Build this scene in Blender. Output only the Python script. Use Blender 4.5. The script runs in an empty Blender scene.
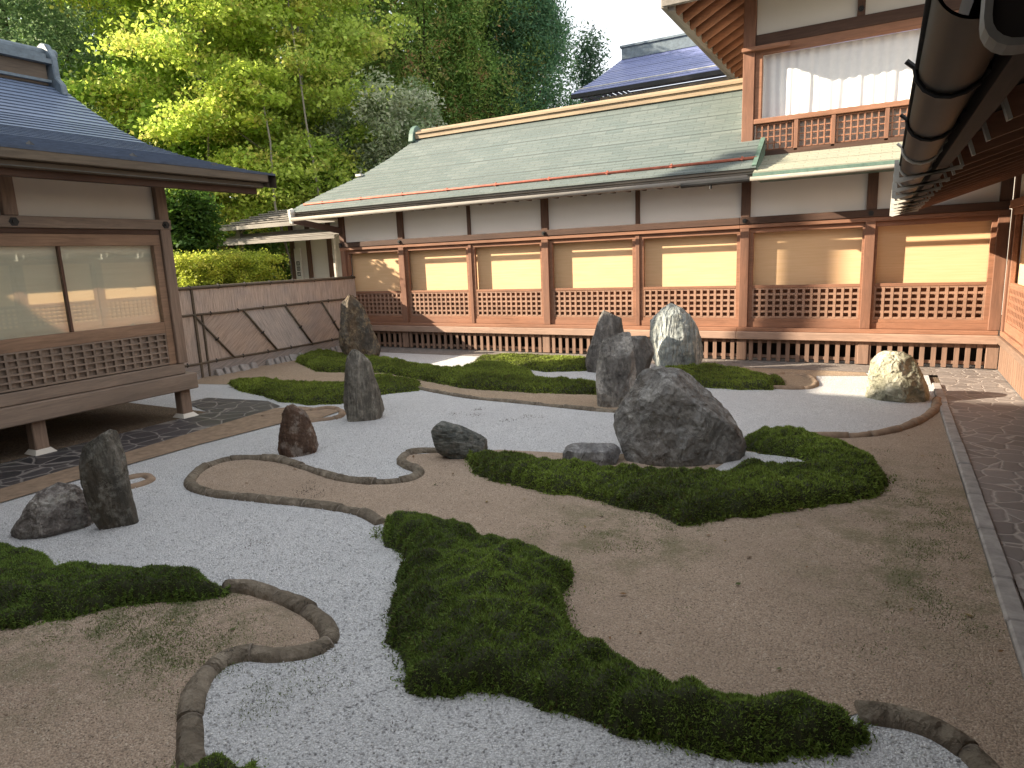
import bpy, bmesh, math, random
import numpy as np
from mathutils import Vector, Matrix, noise
from mathutils.geometry import tessellate_polygon

S = bpy.context.scene
COL = S.collection
PI = math.pi
rng = np.random.default_rng(7)
random.seed(7)

# ------------------------------------------------------------------ camera
def cam_matrix(yaw, pitch, roll):
    f = Vector((math.sin(yaw)*math.cos(pitch), math.cos(yaw)*math.cos(pitch), math.sin(pitch)))
    r = f.cross(Vector((0, 0, 1))).normalized(); u = r.cross(f)
    c, s = math.cos(roll), math.sin(roll)
    rr = c*r + s*u; uu = -s*r + c*u
    m = Matrix((rr, uu, -f)).transposed().to_4x4()
    m.translation = (0, 0, 2.0)
    return m
cam = bpy.data.cameras.new('camera'); camo = bpy.data.objects.new('camera', cam); COL.objects.link(camo)
cam.sensor_width = 36.0; cam.lens = 36.0*660.8/1024; cam.clip_start = 0.05; cam.clip_end = 1500
camo.matrix_world = cam_matrix(math.radians(-29.48), math.radians(-10.857), math.radians(-2.407))
S.camera = camo

# ------------------------------------------------------------------ light
SUNV = Vector((2.0, 1.0, -1.0)).normalized()           # direction the sunlight travels
EL = math.asin(-SUNV.z)
AZ = math.atan2(-SUNV.x, -SUNV.y)                        # from +Y towards +X
W = bpy.data.worlds.new('World'); S.world = W; W.use_nodes = True
nt = W.node_tree; bg = nt.nodes['Background']
sky = nt.nodes.new('ShaderNodeTexSky'); sky.sky_type = 'NISHITA'; sky.sun_disc = False
sky.sun_elevation = EL; sky.sun_rotation = AZ; sky.altitude = 300; sky.air_density = 1.0; sky.dust_density = 2.5; sky.ozone_density = 1.0
hs = nt.nodes.new('ShaderNodeHueSaturation'); hs.inputs['Saturation'].default_value = .5; nt.links.new(sky.outputs[0], hs.inputs['Color'])
tc = nt.nodes.new('ShaderNodeTexCoord'); cl = nt.nodes.new('ShaderNodeTexNoise'); cl.inputs['Scale'].default_value = 2.2; cl.inputs['Detail'].default_value = 6
nt.links.new(tc.outputs['Generated'], cl.inputs['Vector'])
cr = nt.nodes.new('ShaderNodeValToRGB'); cr.color_ramp.elements[0].position = .3; cr.color_ramp.elements[0].color = (.35,.35,.35,1); cr.color_ramp.elements[1].position = .65; cr.color_ramp.elements[1].color = (.75,.75,.75,1)
nt.links.new(cl.outputs['Fac'], cr.inputs['Fac'])
mx = nt.nodes.new('ShaderNodeMix'); mx.data_type = 'RGBA'; mx.inputs[7].default_value = (5.6, 5.7, 5.8, 1)          # thin high cloud
nt.links.new(cr.outputs['Color'], mx.inputs[0]); nt.links.new(hs.outputs['Color'], mx.inputs[6])
nt.links.new(mx.outputs[2], bg.inputs[0]); bg.inputs[1].default_value = 0.102
sun = bpy.data.lights.new('sun', 'SUN'); suno = bpy.data.objects.new('sun', sun); COL.objects.link(suno)
sun.energy = 5.0; sun.angle = math.radians(0.5); sun.color = (1.0, 0.86, 0.67)
suno.rotation_euler = SUNV.to_track_quat('-Z', 'Y').to_euler(); suno.location = (-20, -12, 20)
vs = S.view_settings; vs.view_transform = 'Standard'; vs.look = 'None'; vs.exposure = 1.62; vs.gamma = 1.0; vs.use_curve_mapping = False
S.cycles.max_bounces = 8; S.cycles.diffuse_bounces = 4; S.cycles.transparent_max_bounces = 12
try:
    S.cycles.use_denoising = True
except Exception:
    pass

GEO = {'bedA': [(-4.3, 5.275), (-4.216, 5.085), (-4.023, 4.952), (-3.851, 4.888), (-3.759, 4.734), (-3.795, 4.598), (-3.926, 4.484), (-4.168, 4.415), (-4.477, 4.411),
          (-4.898, 4.5), (-5.357, 4.597), (-5.684, 4.58), (-5.917, 4.488), (-6.034, 4.329), (-5.992, 4.094), (-5.853, 3.882), (-5.686, 3.73), (-5.463, 3.645),
          (-5.179, 3.622), (-4.892, 3.661), (-4.469, 3.734), (-4.066, 3.804), (-3.744, 3.82), (-3.53, 3.796), (-3.315, 3.713), (-2.626, 3.34), (-2.303, 2.902),
          (-1.916, 2.42), (-1.643, 2.372), (-1.108, 2.468), (-0.654, 2.486), (-0.34, 2.548), (0.006, 2.905), (0.089, 2.924), (0.182, 2.935), (0.271, 2.925),
          (0.355, 2.883), (0.416, 2.822), (0.455, 2.745), (0.481, 2.652), (0.447, 1.872), (1.06, 2.189), (0.66, 2.2), (0.66, 8.6), (0.667, 9.678),
          (0.633, 9.257), (0.53, 8.793), (0.357, 8.293), (0.145, 7.901), (-0.085, 7.645), (-0.361, 7.5), (-0.692, 7.418), (-1.159, 6.875), (-1.612, 6.434),
          (-2.412, 6.012), (-3.456, 5.796)],
 'bedB': [(-7.122, 0.162), (-5.411, 1.468), (-4.944, 1.825), (-4.19, 2.171), (-3.566, 2.485), (-3.44, 2.528), (-3.228, 2.542), (-2.997, 2.53), (-2.782, 2.481),
          (-2.603, 2.402), (-2.512, 2.316), (-2.511, 2.235), (-2.574, 2.155), (-2.687, 2.083), (-2.819, 2.039), (-2.878, 1.962), (-2.88, 1.868),
          (-2.841, 1.771), (-2.755, 1.671), (-2.609, 1.552), (-2.478, 1.459), (-2.346, 1.375), (-2.202, 1.289), (-1.378, 0.68), (-2.963, -0.147)],
 'bedC': [(-7.299, 2.379), (-7.337, 2.866), (-7.382, 3.43), (-7.402, 4.186), (-7.473, 5.136), (-7.542, 6.399), (-7.279, 6.623), (-6.48, 6.635), (-6.43, 6.169),
          (-6.722, 5.838), (-6.865, 4.694), (-6.893, 3.877), (-6.874, 2.665), (-6.81, 2.198)],
 'bedD': [(-10.766, 7.366), (-9.751, 7.579), (-8.465, 7.528), (-7.54, 8.438), (-6.963, 8.522), (-6.106, 8.189), (-5.207, 7.943), (-4.507, 7.894),
          (-3.706, 7.838), (-3.118, 7.796), (-2.65, 7.843), (-2.714, 8.623), (-3.102, 9.37), (-4.388, 9.304), (-5.689, 9.655), (-6.734, 9.989),
          (-8.517, 10.476), (-10.712, 11.398), (-11.224, 11.281), (-11.2, 11.3), (-11.2, 7.4)],
 'bedE': [(-2.827, 11.934), (-2.163, 12.104), (-0.27, 12.166), (-0.134, 11.257), (-0.84, 11.053), (-0.747, 10.254), (-1.349, 9.915), (-2.422, 10.239)],
 'edging': {'back': [(-7.67, 8.588), (-6.963, 8.522), (-6.106, 8.189), (-5.207, 7.943), (-4.507, 7.894), (-3.706, 7.838), (-3.118, 7.796), (-2.65, 7.843)],
            'corner': [(0.006, 2.905), (0.089, 2.924), (0.182, 2.935), (0.271, 2.925), (0.355, 2.883), (0.416, 2.822), (0.455, 2.745), (0.481, 2.652)],
            'curl': [(-1.496, 10.955), (-1.222, 11.125), (-0.942, 10.935), (-0.792, 10.476), (-0.836, 10.075), (-1.082, 9.923), (-1.323, 9.923)],
            'far': [(0.667, 9.678), (0.633, 9.257), (0.53, 8.793), (0.357, 8.293), (0.145, 7.901), (-0.085, 7.645), (-0.361, 7.5), (-0.692, 7.418)],
            'left': [(-3.566, 2.485), (-3.44, 2.528), (-3.228, 2.542), (-2.997, 2.53), (-2.782, 2.481), (-2.603, 2.402), (-2.512, 2.316), (-2.511, 2.235),
                     (-2.574, 2.155), (-2.687, 2.083), (-2.819, 2.039), (-2.878, 1.962), (-2.88, 1.868), (-2.841, 1.771), (-2.755, 1.671), (-2.609, 1.552),
                     (-2.478, 1.459), (-2.346, 1.375), (-2.202, 1.289)],
            'loop': [(-4.021, 5.499), (-4.226, 5.42), (-4.3, 5.275), (-4.216, 5.085), (-4.023, 4.952), (-3.851, 4.888), (-3.759, 4.734), (-3.795, 4.598),
                     (-3.926, 4.484), (-4.168, 4.415), (-4.477, 4.411), (-4.898, 4.5), (-5.357, 4.597), (-5.684, 4.58), (-5.917, 4.488), (-6.034, 4.329),
                     (-5.992, 4.094), (-5.853, 3.882), (-5.686, 3.73), (-5.463, 3.645), (-5.179, 3.622), (-4.892, 3.661), (-4.469, 3.734), (-4.066, 3.804),
                     (-3.744, 3.82), (-3.53, 3.796), (-3.315, 3.713)],
            'path': [(-7.016, 2.274), (-7.098, 2.762), (-7.124, 3.299), (-7.158, 4.038), (-7.2, 4.938), (-7.282, 6.168)],
            'pathcurl': [(-7.315, 5.973), (-7.19, 6.263), (-6.932, 6.479), (-6.742, 6.673), (-6.435, 6.588), (-6.233, 6.297), (-6.373, 6.075), (-6.535, 5.851)],
            'stub': [(-6.44, 3.482), (-6.428, 3.615), (-6.361, 3.708), (-6.177, 3.653), (-6.115, 3.523), (-6.161, 3.384)]},
 'fence_diag': [((7.862, 1.161), (8.628, 0.346)), ((8.961, 1.164), (9.703, 0.344)), ((10.038, 1.164), (10.704, 0.455)), ((11.103, 1.158), (11.706, 0.571))],
 'fence_rails': [(7.751, 1.172), (11.757, 1.205), (7.619, 0.279), (11.517, 0.281)],
 'moss': {'corner': ([(-2.442, 1.352), (-2.328, 1.332), (-2.291, 1.386), (-2.229, 1.441), (-2.128, 1.461), (-2.142, 1.512), (-2.03, 1.457), (-1.913, 1.356),
                      (-2.193, 1.216)],
                     0.12),
          'far': ([(-6.984, 10.869), (-6.961, 11.14), (-6.528, 11.516), (-5.663, 11.584), (-4.566, 11.462), (-3.706, 11.202), (-3.592, 10.854),
                   (-4.385, 10.531), (-5.107, 10.226), (-5.888, 10.556), (-6.537, 10.737)],
                  0.11),
          'front': ([(-3.175, 3.476), (-3.196, 3.637), (-3.064, 3.737), (-2.881, 3.793), (-2.674, 3.795), (-2.509, 3.742), (-2.325, 3.743), (-2.061, 3.67),
                     (-1.934, 3.69), (-1.813, 3.639), (-1.672, 3.506), (-1.71, 3.671), (-1.626, 3.484), (-1.555, 3.298), (-1.543, 3.215), (-1.308, 2.878),
                     (-1.158, 2.823), (-1.011, 2.765), (-0.864, 2.707), (-0.723, 2.656), (-0.574, 2.679), (-0.416, 2.739), (-0.266, 2.842), (-0.139, 2.856),
                     (-0.055, 2.807), (-0.004, 2.733), (0.03, 2.861), (0.04, 2.766), (-0.004, 2.675), (-0.099, 2.574), (-0.221, 2.514), (-0.381, 2.442),
                     (-0.545, 2.385), (-0.682, 2.361), (-0.83, 2.353), (-0.972, 2.372), (-1.148, 2.358), (-1.334, 2.358), (-1.548, 2.31), (-1.71, 2.216),
                     (-1.84, 2.194), (-1.948, 2.225), (-2.016, 2.326), (-2.176, 2.444), (-2.348, 2.612), (-2.453, 2.833), (-2.603, 3.04), (-2.669, 3.208),
                     (-2.865, 3.37), (-3.067, 3.461), (-3.267, 3.608)],
                    0.2),
          'islet': ([(-10.047, 7.585), (-9.954, 7.713), (-9.581, 7.923), (-8.897, 7.828), (-8.281, 7.916), (-7.774, 7.976), (-7.866, 8.825), (-7.187, 8.814),
                     (-6.625, 8.624), (-6.294, 8.129), (-6.54, 7.891), (-6.688, 7.687), (-6.661, 7.248), (-6.84, 6.976), (-7.235, 6.774), (-7.83, 6.787),
                     (-8.53, 7.012), (-9.268, 7.19)],
                    0.12),
          'left': ([(-6.783, 1.596), (-6.095, 1.957), (-5.533, 2.106), (-5.274, 2.182), (-5.01, 2.171), (-4.7, 2.104), (-4.534, 2.195), (-4.339, 2.282),
                    (-4.146, 2.368), (-3.895, 2.448), (-3.691, 2.446), (-3.478, 2.409), (-3.559, 2.517), (-3.489, 2.395), (-3.584, 2.311), (-3.737, 2.214),
                    (-3.877, 2.11), (-4.004, 1.999), (-4.123, 1.831), (-4.219, 1.714), (-4.42, 1.597), (-4.572, 1.366), (-4.848, 1.024)],
                   0.19),
          'right': ([(-3.291, 10.734), (-2.784, 11.051), (-2.415, 11.253), (-1.957, 10.965), (-1.51, 10.527), (-1.285, 10.576), (-1.186, 10.119),
                     (-1.328, 9.772), (-1.715, 9.651), (-2.141, 9.669), (-2.587, 9.689)],
                    0.12),
          'ring': ([(-3.642, 5.421), (-3.476, 5.325), (-3.362, 5.443), (-3.045, 5.491), (-2.696, 5.449), (-2.424, 5.421), (-2.081, 5.427), (-1.814, 5.47),
                    (-1.476, 5.545), (-1.165, 5.699), (-0.959, 6.084), (-0.634, 6.064), (-0.45, 6.288), (-0.49, 6.461), (-0.639, 6.567), (-0.879, 6.611),
                    (-1.155, 6.686), (-1.204, 6.728), (-1.148, 7.084), (-0.93, 7.296), (-0.634, 7.272), (-0.393, 7.192), (-0.186, 6.955), (-0.027, 6.658),
                    (0.087, 6.287), (0.139, 6.293), (0.095, 5.928), (-0.016, 5.709), (-0.205, 5.511), (-0.403, 5.313), (-0.598, 5.141), (-0.752, 4.968),
                    (-0.95, 4.861), (-1.084, 4.639), (-1.221, 4.6), (-1.451, 4.732), (-1.654, 4.735), (-1.934, 4.804), (-2.217, 4.835), (-2.433, 4.797),
                    (-2.727, 4.892), (-2.989, 4.898), (-3.282, 5.022)],
                   0.16),
          'slope': ([(-10.84, 9.882), (-11.343, 10.631), (-11.37, 11.281), (-10.119, 10.608), (-9.102, 10.559), (-7.83, 10.083), (-6.89, 9.741), (-6.639, 9.92),
                     (-6.555, 10.409), (-6.083, 10.53), (-5.312, 10.057), (-4.838, 9.393), (-4.401, 9.337), (-3.881, 9.314), (-3.67, 9.194), (-3.537, 8.703),
                     (-4.064, 8.607), (-4.523, 8.535), (-5.036, 8.527), (-5.652, 8.494), (-6.293, 8.725), (-6.999, 8.98), (-7.948, 9.322), (-8.627, 9.13),
                     (-9.352, 9.038)],
                    0.12)},
 'pool': [(-1.142, 6.617), (-0.879, 6.611), (-0.648, 6.564), (-0.452, 6.412), (-0.464, 6.163), (-0.702, 5.95), (-1.016, 5.821), (-1.263, 5.961)],
 'rocks': {'big': {'c': (-1.685, 6.332),
                   'dep': 0.951,
                   'fw': (-0.2572, 0.9664),
                   'rings': [(0.882, -0.284, 0.012), (0.842, -0.351, 0.097), (0.772, -0.4, 0.163), (0.672, -0.45, 0.239), (0.552, -0.51, 0.344),
                             (0.43, -0.581, 0.42), (0.307, -0.652, 0.487), (0.184, -0.684, 0.545), (0.04, -0.676, 0.594), (-0.146, -0.638, 0.626)]},
           'boulder': {'c': (-5.767, 2.56),
                       'dep': 0.468,
                       'fw': (-0.914, 0.4057),
                       'rings': [(0.37, 0.085, 0.164), (0.304, -0.053, 0.213), (0.227, -0.128, 0.229), (0.138, -0.176, 0.299), (0.059, -0.237, 0.308),
                                 (-0.02, -0.273, 0.296), (-0.069, -0.221, 0.165)]},
           'brown': {'c': (-5.472, 4.879),
                     'dep': 0.291,
                     'fw': (-0.7465, 0.6654),
                     'rings': [(0.572, -0.032, 0.049), (0.508, -0.089, 0.084), (0.43, -0.126, 0.127), (0.32, -0.168, 0.158), (0.173, -0.192, 0.207),
                               (0.037, -0.206, 0.236), (-0.043, -0.204, 0.239)]},
           'dark_behind': {'c': (-3.431, 10.214),
                           'dep': 0.354,
                           'fw': (-0.3184, 0.9479),
                           'rings': [(0.672, -0.171, 0.13), (0.59, -0.203, 0.209), (0.411, -0.237, 0.256), (0.198, -0.239, 0.255), (-0.017, -0.209, 0.176)]},
           'flat': {'c': (-2.416, 5.807),
                    'dep': 0.333,
                    'fw': (-0.3841, 0.9233),
                    'rings': [(0.171, -0.172, 0.198), (0.13, -0.241, 0.246), (0.059, -0.283, 0.274), (-0.054, -0.286, 0.273)]},
           'grey_mid': {'c': (-3.043, 8.184),
                        'dep': 0.345,
                        'fw': (-0.3485, 0.9373),
                        'rings': [(0.98, -0.014, 0.192), (0.927, -0.106, 0.256), (0.836, -0.185, 0.281), (0.69, -0.24, 0.281), (0.476, -0.244, 0.266),
                                  (0.233, -0.235, 0.252), (-0.04, -0.226, 0.224)]},
           'leaning': {'c': (-5.848, 6.407),
                       'dep': 0.294,
                       'fw': (-0.6742, 0.7386),
                       'rings': [(0.924, -0.11, 0.014), (0.845, -0.167, 0.083), (0.742, -0.225, 0.113), (0.585, -0.264, 0.138), (0.413, -0.279, 0.176),
                                 (0.222, -0.245, 0.225), (-0.036, -0.241, 0.27)]},
           'pale': {'c': (-3.093, 11.381),
                    'dep': 0.552,
                    'fw': (-0.2623, 0.965),
                    'rings': [(1.111, -0.242, -0.09), (1.024, -0.326, 0.061), (0.902, -0.412, 0.179), (0.746, -0.463, 0.263), (0.501, -0.498, 0.366),
                              (0.254, -0.464, 0.419), (-0.03, -0.378, 0.389)]},
           'slender': {'c': (-4.168, 10.543),
                       'dep': 0.301,
                       'fw': (-0.3676, 0.93),
                       'rings': [(1.087, 0.051, 0.285), (1.019, -0.001, 0.334), (0.884, -0.036, 0.35), (0.646, -0.108, 0.364), (0.407, -0.198, 0.362),
                                 (0.199, -0.253, 0.343), (-0.027, -0.292, 0.307)]},
           'tall_back': {'c': (-9.853, 10.772),
                         'dep': 0.5,
                         'fw': (-0.6749, 0.7379),
                         'rings': [(1.46, -0.229, -0.064), (1.309, -0.262, 0.069), (1.116, -0.299, 0.178), (0.858, -0.322, 0.262), (0.599, -0.344, 0.305),
                                   (0.271, -0.393, 0.406), (-0.038, -0.399, 0.489)]},
           'tilted': {'c': (-3.712, 5.449),
                      'dep': 0.246,
                      'fw': (-0.563, 0.8265),
                      'rings': [(0.402, -0.26, -0.179), (0.358, -0.293, -0.081), (0.291, -0.307, 0.059), (0.212, -0.302, 0.198), (0.144, -0.276, 0.277),
                                (0.046, -0.21, 0.283), (-0.041, -0.154, 0.248)]},
           'upright_left': {'c': (-5.323, 2.82),
                            'dep': 0.203,
                            'fw': (-0.8837, 0.4681),
                            'rings': [(0.817, -0.075, 0.023), (0.781, -0.118, 0.106), (0.678, -0.158, 0.112), (0.556, -0.181, 0.117), (0.391, -0.184, 0.115),
                                      (0.22, -0.167, 0.121), (0.088, -0.151, 0.139), (-0.032, -0.1, 0.146)]},
           'yellow': {'c': (0.235, 9.732),
                      'dep': 0.642,
                      'fw': (0.0241, 0.9997),
                      'rings': [(0.599, -0.185, 0.027), (0.547, -0.262, 0.117), (0.456, -0.325, 0.177), (0.325, -0.376, 0.24), (0.168, -0.368, 0.304),
                                (0.038, -0.361, 0.344), (-0.068, -0.332, 0.34)]}}}
# ------------------------------------------------------------------ helpers
class MB:
    def __init__(s): s.v = []; s.f = []
    def add(s, vs, fs):
        n = len(s.v); s.v.extend([tuple(map(float, p)) for p in vs]); s.f.extend([tuple(n+i for i in f) for f in fs]); return s
    def box(s, x0, x1, y0, y1, z0, z1):
        return s.add([(x0,y0,z0),(x1,y0,z0),(x1,y1,z0),(x0,y1,z0),(x0,y0,z1),(x1,y0,z1),(x1,y1,z1),(x0,y1,z1)],
                     [(0,3,2,1),(4,5,6,7),(0,1,5,4),(1,2,6,5),(2,3,7,6),(3,0,4,7)])
    def beam(s, a, b, w, h, up=(0,0,1)):
        a = Vector(a); b = Vector(b); d = (b-a).normalized(); u = Vector(up); sd = d.cross(u).normalized(); u = sd.cross(d)
        vs = [p + sd*sx*w/2 + u*sy*h/2 for p in (a, b) for sx, sy in ((-1,-1),(1,-1),(1,1),(-1,1))]
        return s.add(vs, [(0,1,2,3),(7,6,5,4),(0,4,5,1),(1,5,6,2),(2,6,7,3),(3,7,4,0)])
    def tube(s, pts, r, n=10, cap=True):
        pts = [Vector(p) for p in pts]; rs = r if isinstance(r, (list, tuple)) else [r]*len(pts); vs = []; fs = []
        for i, p in enumerate(pts):
            d = (pts[min(i+1, len(pts)-1)] - pts[max(i-1, 0)]).normalized()
            ref = Vector((0,0,1)) if abs(d.z) < .9 else Vector((1,0,0))
            a = d.cross(ref).normalized(); b = a.cross(d)
            for k in range(n):
                t = 2*PI*k/n; vs.append(p + a*math.cos(t)*rs[i] + b*math.sin(t)*rs[i])
        for i in range(len(pts)-1):
            for k in range(n):
                fs.append((i*n+k, i*n+(k+1) % n, (i+1)*n+(k+1) % n, (i+1)*n+k))
        if cap: fs.append(tuple(range(n-1, -1, -1))); fs.append(tuple((len(pts)-1)*n+k for k in range(n)))
        return s.add(vs, fs)
    def quad(s, a, b, c, d): return s.add([a,b,c,d], [(0,1,2,3)])
    def poly(s, pts, z):
        p = [Vector((x, y, 0)) for x, y in pts]
        tr = tessellate_polygon([p]); fs = []
        for a, b, c in tr:
            n = (p[b]-p[a]).cross(p[c]-p[a]).z
            fs.append((a,b,c) if n > 0 else (a,c,b))
        return s.add([(x, y, z) for x, y in pts], fs)
    def prism(s, pts, axis, a, b):
        # outline pts (two coordinates) extruded along axis from a to b
        def P(q, t): return {'x': (t, q[0], q[1]), 'y': (q[0], t, q[1]), 'z': (q[0], q[1], t)}[axis]
        n = len(pts)
        vs = [P(q, a) for q in pts] + [P(q, b) for q in pts]
        fs = [tuple(range(n)), tuple(range(2*n-1, n-1, -1))] + [(i, i+n, (i+1) % n + n, (i+1) % n) for i in range(n)]
        return s.add(vs, fs)
    def build(s, name, mat, parent=None, smooth=False, bevel=0):
        me = bpy.data.meshes.new(name); me.from_pydata(s.v, [], s.f)
        bm = bmesh.new(); bm.from_mesh(me); bmesh.ops.recalc_face_normals(bm, faces=bm.faces); bm.to_mesh(me); bm.free()
        me.materials.append(mat)
        if smooth: me.shade_smooth()
        o = bpy.data.objects.new(name, me); COL.objects.link(o); attach(o, parent)
        if bevel:
            b = o.modifiers.new('bevel', 'BEVEL'); b.width = bevel; b.segments = 1; b.limit_method = 'ANGLE'
        return o

def attach(o, parent):
    if parent is not None:
        o.parent = parent
        if parent.type == 'EMPTY': o.matrix_parent_inverse = Matrix.Translation(-parent.location)

def thing(name, label, cat, loc=(0,0,0), group=None):
    o = bpy.data.objects.new(name, None); COL.objects.link(o); o.location = loc; o.empty_display_size = .2
    return tag(o, label, cat, group)
def tag(o, label, cat, group=None, kind=None):
    o['label'] = label; o['category'] = cat
    if group: o['group'] = group
    if kind: o['kind'] = kind
    return o
def struct(o, kind='structure', label=None, cat=None):
    o['kind'] = kind
    if label: o['label'] = label
    if cat: o['category'] = cat
    return o
def np_mesh(name, mat, verts, faces_n, tint=None, parent=None, smooth=False):
    """verts (N,3); faces of equal size faces_n listed consecutively (unshared vertices)"""
    n = len(verts); k = faces_n; m = n//k
    me = bpy.data.meshes.new(name); me.vertices.add(n); me.vertices.foreach_set('co', verts.astype(np.float32).ravel())
    me.loops.add(n); me.loops.foreach_set('vertex_index', np.arange(n, dtype=np.int32))
    me.polygons.add(m); me.polygons.foreach_set('loop_start', np.arange(0, n, k, dtype=np.int32)); me.polygons.foreach_set('loop_total', np.full(m, k, dtype=np.int32))
    me.update(calc_edges=True)
    if tint is not None:
        a = me.color_attributes.new('tint', 'FLOAT_COLOR', 'POINT'); c = np.ones((n, 4), np.float32); c[:, :3] = tint; a.data.foreach_set('color', c.ravel())
    me.materials.append(mat); me.validate()
    o = bpy.data.objects.new(name, me); COL.objects.link(o); attach(o, parent)
    return o

# ------------------------------------------------------------------ materials
class NT:
    def __init__(s, name):
        s.m = bpy.data.materials.new(name); s.m.use_nodes = True; s.t = s.m.node_tree; s.b = s.t.nodes['Principled BSDF']
        s.b.inputs['Roughness'].default_value = .8; s.b.inputs['Specular IOR Level'].default_value = .3
    def n(s, typ, **kw):
        nd = s.t.nodes.new(typ)
        for k, v in kw.items():
            if hasattr(nd, k) and k not in nd.inputs: setattr(nd, k, v)
            else: nd.inputs[k].default_value = v
        return nd
    def l(s, a, b): s.t.links.new(a, b)
    def pos(s, scale=(1,1,1), loc=(0,0,0), rot=(0,0,0)):
        g = s.n('ShaderNodeNewGeometry'); m = s.n('ShaderNodeMapping'); m.inputs['Scale'].default_value = scale; m.inputs['Location'].default_value = loc; m.inputs['Rotation'].default_value = rot
        s.l(g.outputs['Position'], m.inputs['Vector']); return m.outputs['Vector']
    def noise(s, vec, scale, detail=4, rough=.6, dist=0):
        nd = s.n('ShaderNodeTexNoise', Scale=scale, Detail=detail, Roughness=rough, Distortion=dist); s.l(vec, nd.inputs['Vector']); return nd.outputs['Fac']
    def vor(s, vec, scale, feature='F1', rand=1):
        nd = s.n('ShaderNodeTexVoronoi', feature=feature); nd.inputs['Scale'].default_value = scale; nd.inputs['Randomness'].default_value = rand
        s.l(vec, nd.inputs['Vector']); return nd
    def ramp(s, fac, stops):
        nd = s.n('ShaderNodeValToRGB'); e = nd.color_ramp.elements
        while len(e) < len(stops): e.new(.5)
        for i, (p, c) in enumerate(stops):
            e[i].position = p; e[i].color = (*c, 1) if len(c) == 3 else c
        s.l(fac, nd.inputs['Fac']); return nd.outputs['Color']
    def mix(s, fac, a, b, mode='MIX'):
        nd = s.n('ShaderNodeMix', data_type='RGBA', blend_type=mode)
        for i, v in ((0, fac), (6, a), (7, b)):
            if hasattr(v, 'links'): s.l(v, nd.inputs[i])
            else: nd.inputs[i].default_value = v if i == 0 else (*v, 1)
        return nd.outputs[2]
    def math(s, op, a, b=0.0):
        nd = s.n('ShaderNodeMath', operation=op)
        for i, v in ((0, a), (1, b)):
            if hasattr(v, 'links'): s.l(v, nd.inputs[i])
            else: nd.inputs[i].default_value = v
        return nd.outputs[0]
    def bump(s, h, strength=.4, dist=.01):
        nd = s.n('ShaderNodeBump', Strength=strength, Distance=dist); s.l(h, nd.inputs['Height']); s.l(nd.outputs['Normal'], s.b.inputs['Normal'])
    def col(s, c):
        if hasattr(c, 'links'): s.l(c, s.b.inputs['Base Color'])
        else: s.b.inputs['Base Color'].default_value = (*c, 1)
    def set(s, **kw):
        for k, v in kw.items(): s.b.inputs[k].default_value = v
        return s

def sc(c, k): return tuple(x*k for x in c)
def wood(name, c, axis='z', rough=.75, contrast=.45, grime=.35):
    t = NT(name); k = {'x': (1.2, 14, 14), 'y': (14, 1.2, 14), 'z': (14, 14, 1.2)}[axis]
    p = t.pos(k); g = t.noise(p, 1.6, 6, .65, 1.2); fine = t.noise(t.pos(tuple(x*5 for x in k)), 1.5, 3, .6)
    w = t.noise(t.pos((1,1,1)), 1.1, 4, .6)
    a = t.ramp(g, [(.25, sc(c, 1-contrast)), (.55, c), (.8, sc(c, 1+contrast*.6))])
    b = t.mix(t.math('MULTIPLY', fine, .35), a, sc(c, .45))
    w2 = t.noise(t.pos(tuple(.35*x+.6 for x in k), (5,3,1)), .55, 5, .65); d = t.mix(t.ramp(w2, [(.46, (0,0,0)), (.68, (.6,)*3)]), b, sc(c, .45))
    e = t.mix(t.ramp(w, [(.35, (0,0,0)), (.7, (grime,)*3)]), d, tuple(.55*x+.04 for x in sc(c, .8)))
    t.col(e); t.bump(fine, .25, .004); t.set(Roughness=rough); return t.m
def plaster(name, c, stain=.25):
    t = NT(name); w = t.noise(t.pos((1,1,.6)), 1.3, 5, .6); f = t.noise(t.pos((1,1,1)), 60, 3, .6)
    a = t.mix(t.ramp(w, [(.35, (0,0,0)), (.75, (stain,)*3)]), c, sc(c, .7))
    t.col(a); t.bump(f, .12, .003); t.set(Roughness=.92); return t.m
def metal(name, c, rough=.5, metallic=.0):
    t = NT(name); w = t.noise(t.pos((1,1,1)), 9, 5, .65)
    t.col(t.ramp(w, [(.3, sc(c, .65)), (.6, c), (.85, sc(c, 1.25))])); t.set(Roughness=rough, Metallic=metallic); t.bump(w, .1, .003); return t.m

def roofing(name, c, c2, along='x', pitch=.1, lenb=.32, rough=.55, spec=.4, stain=None):
    t = NT(name)
    sep = t.n('ShaderNodeSeparateXYZ'); g = t.n('ShaderNodeNewGeometry'); t.l(g.outputs['Position'], sep.inputs[0])
    cm = t.n('ShaderNodeCombineXYZ')
    t.l(sep.outputs[0 if along == 'x' else 1], cm.inputs[0]); t.l(sep.outputs[1 if along == 'x' else 0], cm.inputs[1])
    br = t.n('ShaderNodeTexBrick', Scale=1.0); br.inputs['Brick Width'].default_value = lenb; br.inputs['Row Height'].default_value = pitch
    br.inputs['Mortar Size'].default_value = .006; br.inputs['Color1'].default_value = (*c, 1); br.inputs['Color2'].default_value = (*c2, 1); br.inputs['Mortar'].default_value = (*sc(c, .45), 1)
    t.l(cm.outputs[0], br.inputs['Vector'])
    w = t.noise(t.pos((.8, .8, .8)), 1.2, 5, .62); f = t.noise(t.pos((1,1,1)), 35, 4, .6)
    a = t.mix(t.ramp(w, [(.3, (0,0,0)), (.75, (.6,)*3)]), br.outputs['Color'], stain or sc(c, .6))
    b = t.mix(t.math('MULTIPLY', f, .4), a, sc(c2, 1.35))
    t.col(b); t.set(Roughness=rough); t.b.inputs['Specular IOR Level'].default_value = spec; t.bump(f, .15, .004); return t.m

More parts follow.
